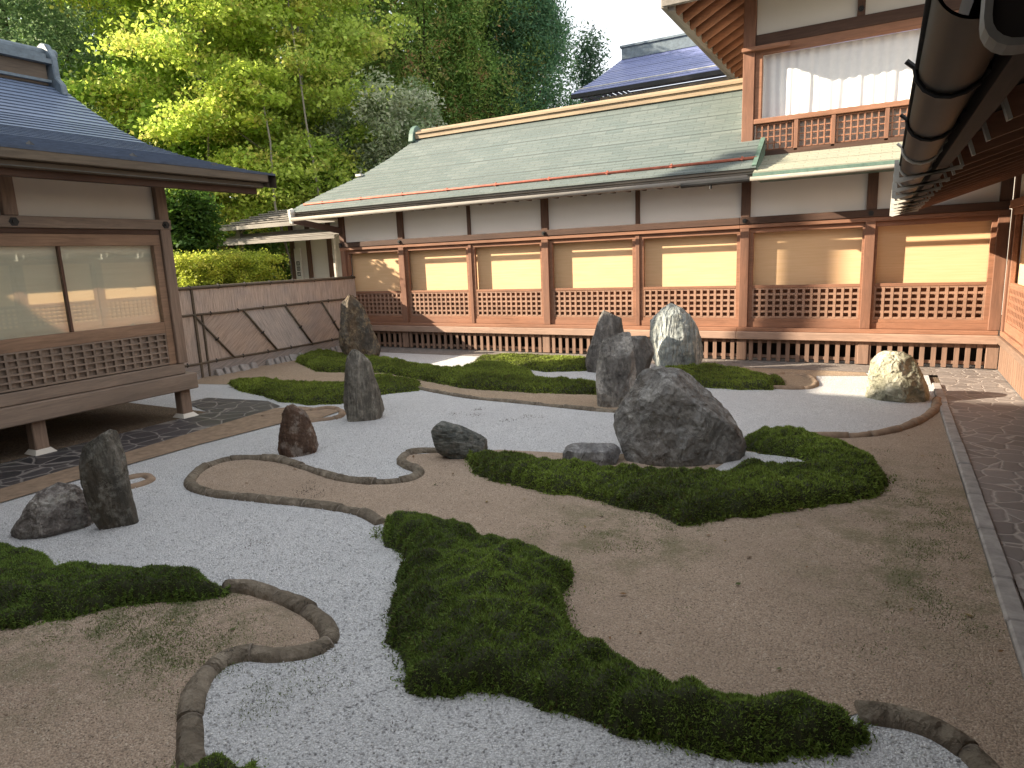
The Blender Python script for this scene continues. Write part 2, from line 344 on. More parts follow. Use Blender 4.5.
def gravel(name, lo, mid, hi, scale, patches=(), rough=.95, bumpd=.012, damp=None):
    t = NT(name); p = t.pos((1,1,1))
    v = t.vor(p, scale); v2 = t.vor(p, scale*2.3)
    sp = t.n('ShaderNodeSeparateColor'); t.l(v.outputs['Color'], sp.inputs[0])
    sp2 = t.n('ShaderNodeSeparateColor'); t.l(v2.outputs['Color'], sp2.inputs[0])
    c1 = t.ramp(sp.outputs[0], [(.0, lo), (.3, mid), (.7, mid), (1, hi)])
    c2 = t.ramp(sp2.outputs[1], [(.0, lo), (.5, mid), (1, hi)])
    c = t.mix(.4, c1, c2)
    edge = t.ramp(v.outputs['Distance'], [(.4, (0,0,0)), (.9, (.55,)*3)])
    c = t.mix(edge, c, sc(lo, .5))
    w = t.noise(p, .9, 5, .6); w2 = t.noise(p, 6, 4, .6)
    c = t.mix(t.ramp(w, [(.38, (0,0,0)), (.7, (.55,)*3)]), c, damp or sc(mid, .62))
    c = t.mix(t.ramp(w2, [(.45, (0,0,0)), (.75, (.22,)*3)]), c, lo)
    for (x, y, r, col, amt) in patches:
        d = t.n('ShaderNodeVectorMath', operation='DISTANCE'); t.l(p, d.inputs[0]); d.inputs[1].default_value = (x, y, 0)
        fall = t.ramp(t.math('DIVIDE', d.outputs['Value'], r), [(0, (1,1,1)), (1, (0,0,0))])
        n1 = t.noise(p, 3.2, 6, .68); n2 = t.noise(p, 40, 3, .7)
        m = t.math('MULTIPLY', fall, t.ramp(t.math('ADD', t.math('MULTIPLY', n1, .75), t.math('MULTIPLY', n2, .25)), [(.46, (0,0,0)), (.6, (1,1,1))]))
        c = t.mix(t.math('MULTIPLY', m, amt), c, col)
    t.col(c); t.set(Roughness=rough)
    h = t.math('SUBTRACT', 1.0, v.outputs['Distance']); h2 = t.math('ADD', h, t.math('MULTIPLY', t.math('SUBTRACT', 1.0, v2.outputs['Distance']), .4))
    t.bump(h2, .9, bumpd); return t.m

def crazy(name, stone, stone2, grout, scale, rough=.6):
    t = NT(name); p0 = t.pos((1,1,0)); nz = t.n('ShaderNodeTexNoise', Scale=3.0, Detail=3.0); t.l(p0, nz.inputs['Vector'])
    ad = t.n('ShaderNodeVectorMath', operation='MULTIPLY_ADD'); t.l(nz.outputs['Color'], ad.inputs[0]); ad.inputs[1].default_value = (.16,.16,0); t.l(p0, ad.inputs[2])
    v = t.vor(ad.outputs[0], scale, 'DISTANCE_TO_EDGE'); vc = t.vor(ad.outputs[0], scale)
    sp = t.n('ShaderNodeSeparateColor'); t.l(vc.outputs['Color'], sp.inputs[0])
    n1 = t.noise(p0, 22, 5, .65); n2 = t.noise(p0, 1.2, 4)
    c = t.ramp(sp.outputs[0], [(0, stone), (.5, stone2), (1, sc(stone, 1.5))])
    c = t.mix(t.math('MULTIPLY', n1, .5), c, sc(stone, .5))
    c = t.mix(t.ramp(n2, [(.4, (0,0,0)), (.7, (.4,)*3)]), c, sc(grout, .6))
    m = t.ramp(t.math('ADD', v.outputs['Distance'], t.math('MULTIPLY', n1, .02)), [(.03, (1,1,1)), (.055, (0,0,0))])
    c = t.mix(m, c, t.mix(n1, sc(grout, .6), sc(grout, 1.2))); t.col(c); t.set(Roughness=rough)
    t.bump(t.math('ADD', t.math('MINIMUM', v.outputs['Distance'], .08), t.math('MULTIPLY', n1, .03)), .5, .12); return t.m

def _unused(): pass
def rockmat(name, dark, mid, light, lichen=None, lich=.0, streak=(1,1,.35), rust=None, rustamt=0, off=0, tip_light=0):
    t = NT(name); o = (off*3.1, off*1.7, off*.9)
    p = t.pos((1,1,1), o); ps = t.pos(streak, o)
    a = t.noise(ps, 4, 8, .68, .8); b = t.noise(p, 14, 6, .7); c = t.noise(p, 70, 3, .7)
    f = t.math('ADD', t.math('MULTIPLY', a, .62), t.math('ADD', t.math('MULTIPLY', b, .28), t.math('MULTIPLY', c, .1)))
    col = t.ramp(f, [(.39, dark), (.5, mid), (.61, sc(light, 1.25))])
    cn = t.noise(ps, 3.4, 5, .62, 1.6); gate = t.ramp(t.noise(p, 3, 3), [(.45, (0,0,0)), (.6, (1,1,1))])
    crack = t.mix(gate, (0,0,0), t.ramp(t.math('ABSOLUTE', t.math('SUBTRACT', cn, .5)), [(.0, (.85,)*3), (.018, (0,0,0))]))
    col = t.mix(crack, col, sc(dark, .45))
    if rust: col = t.mix(t.math('MULTIPLY', t.ramp(t.noise(ps, 2.6, 5, .65), [(.45, (0,0,0)), (.62, (1,1,1))]), rustamt), col, rust)
    if lichen: col = t.mix(t.math('MULTIPLY', t.ramp(t.noise(p, 7, 7, .72), [(.52, (0,0,0)), (.6, (1,1,1))]), lich), col, lichen)
    if tip_light:
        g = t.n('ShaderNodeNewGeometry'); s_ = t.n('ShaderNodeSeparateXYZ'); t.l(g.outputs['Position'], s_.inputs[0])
        h = t.ramp(t.math('ADD', s_.outputs[2], t.math('MULTIPLY', b, .3)), [(tip_light, (0,0,0)), (min(1, tip_light+.12), (.8,)*3)])
        col = t.mix(h, col, (.6, .6, .55))  # pale colour standing in for sunlight on the rock's tip
    nzv = t.n('ShaderNodeTexNoise', Scale=5.0, Detail=4.0); t.l(ps, nzv.inputs['Vector']); ad = t.n('ShaderNodeVectorMath', operation='MULTIPLY_ADD'); t.l(nzv.outputs['Color'], ad.inputs[0]); ad.inputs[1].default_value = (.22,.22,.22); t.l(ps, ad.inputs[2])
    v1 = t.vor(ad.outputs[0], 6.5); v2 = t.vor(ad.outputs[0], 17)
    hh = t.math('ADD', t.math('MULTIPLY', v1.outputs['Distance'], .9), t.math('MULTIPLY', v2.outputs['Distance'], .35))
    s1 = t.n('ShaderNodeSeparateColor'); t.l(v1.outputs['Color'], s1.inputs[0])
    col = t.mix(t.math('MULTIPLY', s1.outputs[0], .4), col, sc(mid, .6)); col = t.mix(t.ramp(v2.outputs['Distance'], [(.0, (.3,)*3), (.3, (0,0,0))]), col, sc(light, 1.2))
    t.col(col); t.set(Roughness=.85); t.bump(t.math('ADD', t.math('MULTIPLY', f, .9), t.math('ADD', hh, t.math('MULTIPLY', crack, -.1))), 1.0, .06); return t.m

def leafmat(name, trans=.25, rough=.6):
    t = NT(name); at = t.n('ShaderNodeAttribute', attribute_name='tint'); t.l(at.outputs['Color'], t.b.inputs['Base Color'])
    t.set(Roughness=rough); t.b.inputs['Specular IOR Level'].default_value = .25
    if trans:
        tr = t.n('ShaderNodeBsdfTranslucent'); t.l(at.outputs['Color'], tr.inputs['Color']); mx = t.n('ShaderNodeMixShader', Fac=trans)
        t.l(t.b.outputs[0], mx.inputs[1]); t.l(tr.outputs[0], mx.inputs[2]); t.l(mx.outputs[0], t.t.nodes['Material Output'].inputs['Surface'])
    return t.m
def flat(name, c, rough=.8):
    t = NT(name); n1 = t.noise(t.pos((1,1,1)), 12, 4, .6); t.col(t.mix(t.math('MULTIPLY', n1, .5), c, sc(c, .7))); t.set(Roughness=rough); return t.m
def glassmat(name):
    t = NT(name); tr = t.n('ShaderNodeBsdfTransparent'); tr.inputs[0].default_value = (.95, .96, .94, 1); gl = t.n('ShaderNodeBsdfGlossy', Roughness=.02); gl.inputs[0].default_value = (.95,.97,.95,1)
    lw = t.n('ShaderNodeLayerWeight', Blend=.5); mx = t.n('ShaderNodeMixShader')
    f = t.math('ADD', t.math('MULTIPLY', t.math('POWER', lw.outputs['Facing'], 3.0), .8), .11)
    t.l(f, mx.inputs[0]); t.l(tr.outputs[0], mx.inputs[1]); t.l(gl.outputs[0], mx.inputs[2]); t.l(mx.outputs[0], t.t.nodes['Material Output'].inputs['Surface']); return t.m

def blindmat(name, c, c2, axis=2, pitch=.012):
    t = NT(name); g = t.n('ShaderNodeNewGeometry'); s_ = t.n('ShaderNodeSeparateXYZ'); t.l(g.outputs['Position'], s_.inputs[0])
    fr = t.math('FRACT', t.math('DIVIDE', s_.outputs[axis], pitch)); st = t.noise(t.pos((.8, .8, 22)), 2, 4, .6)
    a = t.mix(t.ramp(st, [(.35, (0,0,0)), (.7, (1,1,1))]), c, c2)
    a = t.mix(t.ramp(fr, [(.0, (.25,)*3), (.2, (0,0,0))]), a, sc(c, .6)); t.col(a); t.set(Roughness=.8); return t.m

M = dict(
 wx=wood('wood_dark_x', (.095,.052,.036), 'x', grime=.12), wz=wood('wood_dark_z', (.15,.08,.052), 'z'), wy=wood('wood_dark_y', (.115,.06,.038), 'y'),
 rx=wood('wood_red_x', (.34,.165,.098), 'x', contrast=.4), rz=wood('wood_red_z', (.255,.125,.078), 'z', contrast=.4), ry=wood('wood_red_y', (.34,.165,.098), 'y', contrast=.4),
 lz=wood('pale_panel_z', (.40,.30,.23), 'z'), lx=wood('lattice_wood', (.40,.235,.16), 'x', contrast=.3), ex=wood('wood_edge_x', (.46,.30,.22), 'x', grime=.5), ey=wood('wood_edge_y', (.26,.165,.115), 'y', grime=.5), ez=wood('wood_edge_z', (.3,.18,.12), 'z', grime=.5),
 pz=wood('pale_slat_z', (.30,.185,.13), 'z', grime=.45),
 gy=wood('wood_weathered_y', (.35,.262,.20), 'y', grime=.5), gz=wood('wood_weathered_z', (.31,.215,.158), 'z', grime=.4), oy=wood('wood_orange_y', (.38,.235,.15), 'y'),
 cx=wood('cedar_grey_x', (.33,.3,.26), 'x', grime=.5), cy=wood('cedar_grey_y', (.3,.27,.23), 'y', grime=.5),
 fy=wood('fascia_brown_y', (.15,.115,.08), 'y'), fx=wood('ridge_tan_x', (.42,.32,.21), 'x', grime=.4), log=wood('log_red', (.36,.15,.075), 'x'),
 plaster=plaster('plaster_grey', (.84,.79,.73), .15), plaster_l=plaster('plaster_cream', (.74,.69,.61)), plaster_w=plaster('plaster_white', (.72,.69,.64)),
 blind=blindmat('straw_blind', (.75,.505,.295), (.68,.44,.235)), blind_l=blindmat('pale_blind', (.80,.75,.63), (.74,.69,.57)),
 curtain=flat('white_curtain', (.82,.83,.83), .9), glass=glassmat('window_glass'),
 roof_g=roofing('green_copper_shingle', (.095,.125,.12), (.145,.17,.16), 'x', .105, .36, .55, .4, (.085,.105,.10)),
 roof_gy=roofing('green_copper_shingle_y', (.215,.25,.225), (.26,.29,.265), 'y', .105, .36),
 roof_p=roofing('pale_shingle', (.37,.35,.27), (.30,.31,.25), 'x', .09, .3, .6, .3, (.27,.29,.22)),
 roof_b=roofing('blue_shingle', (.14,.19,.29), (.18,.235,.345), 'y', .16, .42, .4, .6, (.12,.155,.23)),
 roof_bx=roofing('blue_shingle_x', (.17,.2,.38), (.21,.24,.44), 'x', .14, .5, .4, .6),
 copper=metal('green_copper', (.12,.19,.155)), pipe=metal('red_pipe', (.42,.13,.085), .6), iron=metal('black_iron', (.02,.02,.02)), gutter=metal('dark_gutter', (.016,.0135,.012), .55),
 bracket=metal('pale_bracket', (.62,.60,.54), .6), seam=metal('dark_seam', (.065,.085,.125), .7), rim=metal('grey_rim', (.17,.165,.15), .6), ridge_b=metal('blue_grey_metal', (.16,.20,.23), .5), ridge_w=wood('ridge_wood', (.16,.12,.085), 'y'),
 white=gravel('white_gravel', (.36,.36,.37), (.66,.66,.665), (.86,.86,.86), 95, patches=[], bumpd=.010, damp=(.50,.50,.51)),
 brown=gravel('brown_gravel', (.20,.152,.115), (.46,.345,.255), (.64,.52,.41), 105, bumpd=.007,
   patches=[(-1.55,4.3,1.0,(.085,.10,.03),.8), (.35,5.6,1.5,(.10,.105,.035),.75), (.3,4.3,.9,(.075,.10,.03),.7), (-.4,6.6,.7,(.12,.10,.04),.5), (-3.5,1.95,.95,(.07,.095,.028),1.0), (-4.4,1.8,.9,(.08,.10,.035),.7)]),
 brown_b=gravel('tan_gravel', (.18,.14,.1), (.42,.31,.215), (.58,.46,.34), 70, bumpd=.006),
 earth=gravel('packed_earth', (.09,.065,.045), (.17,.12,.08), (.26,.19,.13), 40),
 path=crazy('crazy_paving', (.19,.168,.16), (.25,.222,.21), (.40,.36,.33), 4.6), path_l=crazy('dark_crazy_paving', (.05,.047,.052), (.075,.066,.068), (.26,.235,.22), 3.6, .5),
 cobble=crazy('cobbles', (.17,.15,.14), (.24,.21,.19), (.30,.27,.24), 6.5),
 kerb=metal('kerb_stone', (.36,.33,.31), .9), edge=rockmat('edging_concrete', (.13,.105,.078), (.19,.155,.115), (.25,.21,.16), off=21), edge_t=metal('edging_tan', (.30,.215,.15), .95), joint=metal('edging_joint', (.28,.235,.19), .95),
 brush=None, leaf=leafmat('leaf', .5), mossleaf=leafmat('moss_leaf', .12, .8), bark=wood('bark', (.12,.09,.065), 'z', .95), bark_p=wood('pale_bark', (.35,.31,.25), 'z', .9),
 mossbase=flat('moss_base', (.03,.034,.012)), soffit=wood('soffit_dark', (.06,.04,.03), 'y'), void=flat('void_shade', (.02,.016,.014)),  # void: near-black colour painted for the shade in hollows
)
def brushmat(name, c, rot):
    t = NT(name); p = t.pos((1, 1, 1), (0,0,0), (rot, 0, 0))
    m = t.n('ShaderNodeMapping'); t.l(p, m.inputs[0]); m.inputs['Scale'].default_value = (10, 60, 2.2)
    g = t.noise(m.outputs[0], 1.5, 5, .7); w = t.noise(t.pos((1,1,1)), 2, 4)
    a = t.ramp(g, [(.3, sc(c, .45)), (.5, c), (.72, sc(c, 1.4))]); a = t.mix(t.ramp(w, [(.4, (0,0,0)), (.7, (.4,)*3)]), a, sc((.34,.33,.34), .8))
    t.col(a); t.bump(g, .6, .015); t.set(Roughness=.9); return t.m

# ------------------------------------------------------------------ ground
b = MB(); b.add([(-400,-400,-.03),(400,-400,-.03),(400,400,-.03),(-400,400,-.03)], [(0,1,2,3)]); struct(b.build('ground', M['earth']))
b = MB().poly([(-11.2,-4),(.66,-4),(.66,11.55),(-11.2,11.55)], 0); struct(b.build('white_gravel', M['white']))
b = MB().poly(GEO['bedA'], .004); struct(b.build('brown_gravel_bed', M['brown']))
b = MB().poly(GEO['bedB'], .004); struct(b.build('brown_gravel_bed', M['brown']))
b = MB().poly(GEO['bedD'], .004); struct(b.build('tan_gravel_bed', M['brown_b']))
b = MB().poly(GEO['bedE'], .004); struct(b.build('tan_gravel_bed', M['brown_b']))
b = MB().poly(GEO['bedC'], .012); struct(b.build('tan_path_border', M['edge_t']))
b = MB().poly(GEO['pool'], .009); struct(b.build('white_gravel_pool', M['white']))
b = MB().poly([(.775,-4),(1.9,-4),(1.9,12.6),(.775,12.6)], .006); struct(b.build('stone_path', M['path']))
b = MB().poly([(-11.2,11.55),(.775,11.55),(.775,12.6),(-11.2,12.6)], .006); struct(b.build('stone_pavement', M['cobble']))
P = [(-7.1,-4)] + [(x-.02, y) for x, y in GEO['edging']['path'][:6]]
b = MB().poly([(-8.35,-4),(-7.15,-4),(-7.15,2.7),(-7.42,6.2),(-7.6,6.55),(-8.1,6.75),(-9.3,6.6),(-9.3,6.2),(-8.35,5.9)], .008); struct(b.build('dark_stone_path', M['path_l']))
b = MB().poly([(-13,-4),(-8.36,-4),(-8.36,5.9),(-11.15,5.9)], .008); struct(b.build('bare_earth', M['earth']))

# kerb stones along the right path
t = thing('path_kerb', 'straight pale stone kerb between brown gravel and the paved path', 'kerb', (.72, 4, 0))
b = MB(); y = -3.0
while y < 10.6:
    L = random.uniform(.5, .9); w = random.uniform(-.008, .008); b.box(.665+w, .77+w, y, min(y+L-.008, 10.75), -.05, .035+random.uniform(-.006, .006)); y += L
b.build('kerb_stone', M['kerb'], t, bevel=.012)

# rounded edging
def resample(pts, step):
    out = [Vector((*pts[0], 0))]; acc = 0
    # Catmull-Rom smoothing
    P = [Vector((*p, 0)) for p in pts]; sm = []
    for i in range(len(P)-1):
        p0, p1, p2, p3 = P[max(i-1,0)], P[i], P[i+1], P[min(i+2, len(P)-1)]
        for k in range(8):
            u = k/8; sm.append(.5*((2*p1)+(p2-p0)*u+(2*p0-5*p1+4*p2-p3)*u*u+(3*p1-p0-3*p2+p3)*u**3))
    sm.append(P[-1]); out = [sm[0]]
    for a, c in zip(sm, sm[1:]):
        d = (c-a).length
        while acc + d >= step:
            a = a + (c-a)*((step-acc)/d); d = (c-a).length; out.append(a.copy()); acc = 0
        acc += d
    out.append(sm[-1]); return out
def edging(key, label, mat, r=.06, seg=(.28, .46), cat='garden edging', sink=.012):
    pts = resample(GEO['edging'][key], .06); b = MB(); i = 0; jt = []
    while i < len(pts)-2:
        n = max(3, int(random.uniform(*seg)/.06)); s = pts[i:i+n+1]
        if len(pts)-2-(i+n) < 3: s = pts[i:]; n = len(pts)
        rr = r*random.uniform(.93, 1.07); dz = random.uniform(-.008, .008)
        q = []; R = []
        for k, p in enumerate(s):
            e = min(k, len(s)-1-k); q.append((p.x+random.uniform(-.003,.003), p.y+random.uniform(-.003,.003), dz-sink+.012*noise.noise(p*4))); R.append(rr*(1+.08*noise.noise(p*9)+.06*noise.noise(p*27)))
        a = Vector(q[0]); c = Vector(q[1]); jt.append((a, a+(c-a).normalized()*.008, R[0]*1.006))
        b.tube(q, R, 12); i += n
    o = b.build('garden_edging', mat, None, smooth=True); [MB().tube([p_, q_], r_, 12).build('mortar_joint', M['joint'], o) for p_, q_, r_ in jt[1:]]
    return tag(o, label, cat, 'rounded edging along the gravel beds')
edging('loop', 'long looping rounded edging round the narrow tongue of brown gravel in the middle', M['edge'])
edging('corner', 'short rounded edging past the lower end of the large front moss mound', M['edge'])
edging('far', 'curved tan edging beside the pale yellow rock and the paved path', M['edge_t'])
edging('left', 'S-shaped rounded edging round the brown gravel at the lower left', M['edge'])
edging('pathcurl', 'hooked edging ending beside the leaning dark rock', M['edge_t'], r=.05)
edging('stub', 'small stub of edging peeping out behind the two left rocks', M['edge_t'], r=.05)
edging('back', 'long low edging below the far moss slope and tan gravel', M['edge'], r=.05)
edging('curl', 'small curled edging at the end of the moss mound by the corridor', M['edge_t'], r=.05)

# ------------------------------------------------------------------ moss mounds
def poly_dist(px, py, poly):
    P = np.array(poly); Q = np.roll(P, -1, 0); ins = np.zeros(px.shape, bool); d = np.full(px.shape, 1e9)
    for (x0, y0), (x1, y1) in zip(P, Q):
        c = ((y0 > py) != (y1 > py)) & (px < (x1-x0)*(py-y0)/((y1-y0) if abs(y1-y0) > 1e-9 else 1e-9)+x0); ins ^= c
        ex, ey = x1-x0, y1-y0; t = np.clip(((px-x0)*ex+(py-y0)*ey)/(ex*ex+ey*ey+1e-12), 0, 1)
        d = np.minimum(d, np.hypot(px-x0-t*ex, py-y0-t*ey))
    return np.where(ins, d, -d)
def smooth_noise(x, y, f, seed):
    r = np.random.default_rng(seed); o = np.zeros_like(x)
    for _ in range(14):
        a = r.uniform(0, 2*PI); k = f*r.uniform(.6, 1.5); o += np.sin((x*np.cos(a)+y*np.sin(a))*k+r.uniform(0, 6.3))
    return o/5.2
def moss(key, label, L=.024, cover=5.0, green=(.062,.092,.02), seed=1, w=.17):
    poly, h = GEO['moss'][key]; P = np.array(poly); res = .028
    x0, y0 = P.min(0)-.1; x1, y1 = P.max(0)+.1
    gx = np.arange(x0, x1, res); gy = np.arange(y0, y1, res); X, Y = np.meshgrid(gx, gy)
    wob = .022*smooth_noise(X, Y, 16, seed+5)+.014*smooth_noise(X, Y, 38, seed+6)
    D = poly_dist(X, Y, poly)+wob
    Dn = np.clip(D/w, 0, 1); prof = np.sqrt(np.clip(1-(1-Dn)**2, 0, 1))
    lum = .75+.25*np.clip(poly_dist(X, Y, poly)/.45, 0, 1)+.17*smooth_noise(X, Y, 6, seed)+.15*smooth_noise(X, Y, 19, seed+1)+.11*smooth_noise(X, Y, 42, seed+2)
    Z = np.where(D > 0, h*prof*lum, -.02)
    ny, nx = X.shape; keep = (D[:-1,:-1] > -.02) | (D[1:,:-1] > -.02) | (D[:-1,1:] > -.02) | (D[1:,1:] > -.02)
    idx = np.arange(nx*ny).reshape(ny, nx); use = np.zeros(nx*ny, bool); q = np.stack([idx[:-1,:-1], idx[:-1,1:], idx[1:,1:], idx[1:,:-1]], -1)[keep]
    use[q.ravel()] = True; rem = np.cumsum(use)-1; V = np.stack([X.ravel(), Y.ravel(), Z.ravel()], -1)
    me = bpy.data.meshes.new('moss_mound'); me.from_pydata(V[use].tolist(), [], rem[q].tolist()); me.materials.append(M['mossbase']); me.shade_smooth()
    o = bpy.data.objects.new('moss_mound', me); COL.objects.link(o); tag(o, label, 'moss mound', 'moss mounds in the gravel')
    # tufts
    A = V[q]; e1 = A[:,1]-A[:,0]; e2 = A[:,3]-A[:,0]; nr = np.cross(e1, e2); ar = np.linalg.norm(nr, axis=1); nr /= ar[:,None]
    c = (D.ravel()[q].max(1) > 0); A, e1, e2, nr, ar = A[c], e1[c], e2[c], nr[c], ar[c]
    r = np.random.default_rng(seed); n = int(ar.sum()/(L*L*.3)*cover)
    k = r.choice(len(ar), n, p=ar/ar.sum()); u = r.random((n,1)); v = r.random((n,1)); base = A[k,0]+e1[k]*u+e2[k]*v
    d = nr[k]*.45+r.normal(0, .6, (n,3))+np.array([0,0,.2]); d /= np.linalg.norm(d, axis=1)[:,None]
    s = np.cross(d, r.normal(0, 1, (n,3))); s /= np.linalg.norm(s, axis=1)[:,None]
    mo = n//45; ox = r.uniform(x0, x1, mo*14); oy = r.uniform(y0, y1, mo*14); od = poly_dist(ox, oy, poly); sel = (od < .01) & (od > -.06*r.random(mo*14)**1.6); no = min(int(sel.sum()), mo)
    if no:
        k2 = r.choice(n, no, replace=False); base[k2] = np.c_[ox[sel][:no], oy[sel][:no], np.full(no, .012)]
    ln = L*r.uniform(.55, 1.35, (n,1)); wd = L*.21*r.uniform(.7, 1.3, (n,1))
    base = base-nr[k]*.006
    tri = np.stack([base-s*wd, base+s*wd, base+d*ln], 1).reshape(-1, 3)
    patch = smooth_noise(base[:,0], base[:,1], 5, seed+9)[:,None]; g = np.array(green)*(1+.32*r.normal(0, 1, (n,1)).clip(-2, 2)*.7)
    g = g*(1+.25*patch); yel = np.clip(r.random((n,1))*.6+.3*patch, 0, 1); g = g*2.3+np.array([.10,.115,.012])*yel
    brn = (r.random((n,1)) < .07+.08*np.clip(-patch, 0, 1)); g = np.where(brn, np.array([.075,.048,.022]), g)
    tint = np.repeat(np.clip(g, .006, 1), 3, 0)
    np_mesh('moss_tufts', M['mossleaf'], tri, 3, tint, o)
moss('front', 'largest moss mound sweeping diagonally across the foreground', .021, 6.5, (.056,.086,.018), 1)
moss('ring', 'ring-shaped moss mound wrapped around the big boulder', .026, 5.5, (.062,.088,.018), 2, .15)
moss('left', 'moss mound at the left edge above the S-shaped edging', .021, 6.5, (.052,.084,.018), 3)
moss('corner', 'tiny moss cushion cut off by the bottom edge of the photo', .018, 6.5, (.052,.08,.018), 4, .1)
moss('islet', 'low moss mound behind the leaning dark rock near the bamboo fence', .034, 4, (.066,.088,.016), 5, .13)
moss('slope', 'wide lobed moss mound stretching across the tan gravel at the back', .036, 4, (.066,.088,.016), 6, .13)
moss('far', 'narrow moss mound left of the slender rock by the corridor', .036, 4, (.072,.092,.016), 7, .13)
moss('right', 'thin moss mound right of the pale tall rock near the corridor', .036, 4, (.066,.086,.016), 8, .13)

# ------------------------------------------------------------------ rocks
def rock(key, label, mat, seed, facets=34, rough=.05, pw=2.6, yshift=0, cut=.75):
    g = GEO['rocks'][key]; c = Vector((*g['c'], 0)); fw = Vector((*g['fw'], 0)); u = Vector((fw.y, -fw.x, 0)); dep = g['dep']
    rg = sorted(g['rings']); zs = [r[0] for r in rg]; lo = [r[1] for r in rg]; hi = [r[2] for r in rg]
    zt = zs[-1]; wm = max(h-l for l, h in zip(lo, hi)); NZ, NA = 60, 96; V = []; r = random.Random(seed)
    zz = [-.06] + list(np.linspace(max(zs[0], 0), zt, NZ)); size = max(wm, zt)
    for i, z in enumerate(zz):
        l = float(np.interp(z, zs, lo)); h = float(np.interp(z, zs, hi)); m = (l+h)/2; w = (h-l)/2; dd = dep/2*(.25+.75*(2*w/wm))
        dd *= 1.0 if z < zt*.75 else max(.35, 1-((z-zt*.75)/(zt*.25))**2*.6)
        for k in range(NA):
            a = 2*PI*k/NA; ca, sa = math.cos(a), math.sin(a)
            rx = abs(ca)**(2/pw)*math.copysign(1, ca); ry = abs(sa)**(2/pw)*math.copysign(1, sa)
            V.append(c + u*(m+1.09*w*rx) + fw*(dd*ry) + Vector((0,0,z)))
    cen = c+Vector((0,0,zt*.45))
    # facets: planes that shave the form
    pl = []
    for _ in range(facets):
        n = Vector((r.gauss(0,1), r.gauss(0,1), r.gauss(0,.45))).normalized()
        mx = max((p-cen).dot(n) for p in V[::3]); pl.append((n, mx*r.uniform(cut, .99)))
    off = Vector((seed*7.3, seed*3.1, seed*1.9)); V2 = []
    for p in V:
        q = p.copy()
        for n, d in pl:
            s_ = (q-cen).dot(n)
            if s_ > d: q -= n*(s_-d)
        d = (q-cen); dn = d.normalized() if d.length > 1e-6 else Vector((0,0,1))
        a1 = noise.fractal(q*(2.2/size)+off, 1.0, 2.0, 4); a2 = noise.ridged_multi_fractal(Vector((q.x*3.2, q.y*3.2, q.z*1.3))*(1.0/size)+off, .9, 2.1, 5, 1.0, 2.0)-1.2
        a3 = noise.cell(q*(5.0/size)+off)-.5; a4 = noise.fractal(q*(14/size)+off, .9, 2.0, 3)
        a5 = noise.fractal(q*(34/size)+off, .9, 2.0, 2)
        q += dn*size*rough*(a1*.34+a2*.24+a3*.06+a4*.2+a5*.1)
        V2.append(q)
    b = MB(); n = len(zz); F = []
    for i in range(n-1):
        for k in range(NA): F.append((i*NA+k, i*NA+(k+1) % NA, (i+1)*NA+(k+1) % NA, (i+1)*NA+k))
    top = V2[(n-1)*NA:]; tc = sum(top, Vector())/NA + Vector((0,0,.012*size)); V2.append(tc)
    for k in range(NA): F.append(((n-1)*NA+k, (n-1)*NA+(k+1) % NA, len(V2)-1))
    b.add(V2, F); o = b.build('rock', mat, None, smooth=True); me = o.data
    o.data.set_sharp_from_angle(angle=math.radians(24)) if hasattr(o.data, 'set_sharp_from_angle') else None
    return tag(o, label, 'rock', 'standing rocks in the garden')
GREY = dict(dark=(.055,.06,.065), mid=(.15,.155,.16), light=(.30,.30,.30))
rock('boulder', 'angular mottled grey boulder lying against the upright rock at the left', rockmat('rock_a', (.08,.068,.06), (.20,.175,.16), (.44,.41,.37), (.4,.39,.36), .5, (1,1,.8), off=1), 3, 34, .07, 2.2, cut=.86)
rock('upright_left', 'tall dark brown-green upright rock beside the angular boulder at the left', rockmat('rock_b', (.05,.047,.04), (.12,.113,.097), (.28,.26,.225), (.33,.32,.28), .4, (1,1,.3), (.14,.10,.06), .3, 2), 5, 22, .035, 2.8)
rock('brown', 'small rusty brown pointed rock just above the looping edging', rockmat('rock_c', (.05,.03,.022), (.13,.08,.055), (.27,.19,.14), (.36,.32,.28), .5, (1,1,.4), (.19,.09,.045), .6, 3), 8, 26, .06, 2.2, cut=.75)
rock('leaning', 'tall tapering dark grey rock with pale vertical streaks, nearest the far moss', rockmat('rock_d', (.075,.067,.055), (.17,.155,.13), (.40,.365,.31), (.36,.34,.28), .35, (1.4,1.4,.2), off=4), 11, 18, .04, 2.6)
rock('tall_back', 'tallest rock with brown top, standing by the end of the bamboo fence', rockmat('rock_e', (.045,.042,.038), (.10,.09,.075), (.22,.19,.14), (.36,.27,.16), .5, (1,1,.5), (.22,.13,.06), .4, 5), 14, 20, .045, 2.4)
rock('tilted', 'low wedge-shaped grey-green rock tilting out of the end of the ring of moss', rockmat('rock_f', (.045,.05,.045), (.10,.105,.095), (.22,.22,.2), (.4,.36,.3), .3, (.4,1,1), off=6), 17, 22, .045, 2.2, cut=.78)
rock('flat', 'flat blue-grey stone half buried in moss at the foot of the big boulder', rockmat('rock_g', (.09,.085,.085), (.2,.192,.19), (.34,.33,.32), off=7), 19, 14, .03, 3.2)
rock('big', 'biggest and broadest boulder, dark blue-grey, inside the ring of moss', rockmat('rock_h', (.10,.092,.084), (.21,.20,.185), (.38,.365,.34), (.34,.35,.35), .3, (1,1,.7), (.13,.095,.07), .45, 8), 23, 46, .05, 2.1, cut=.78)
rock('grey_mid', 'upright speckled grey rock between the big boulder and the slender rock', rockmat('rock_i', (.10,.092,.084), (.24,.225,.205), (.46,.43,.39), (.42,.39,.33), .35, (1,1,.5), off=9), 27, 20, .035, 2.6)
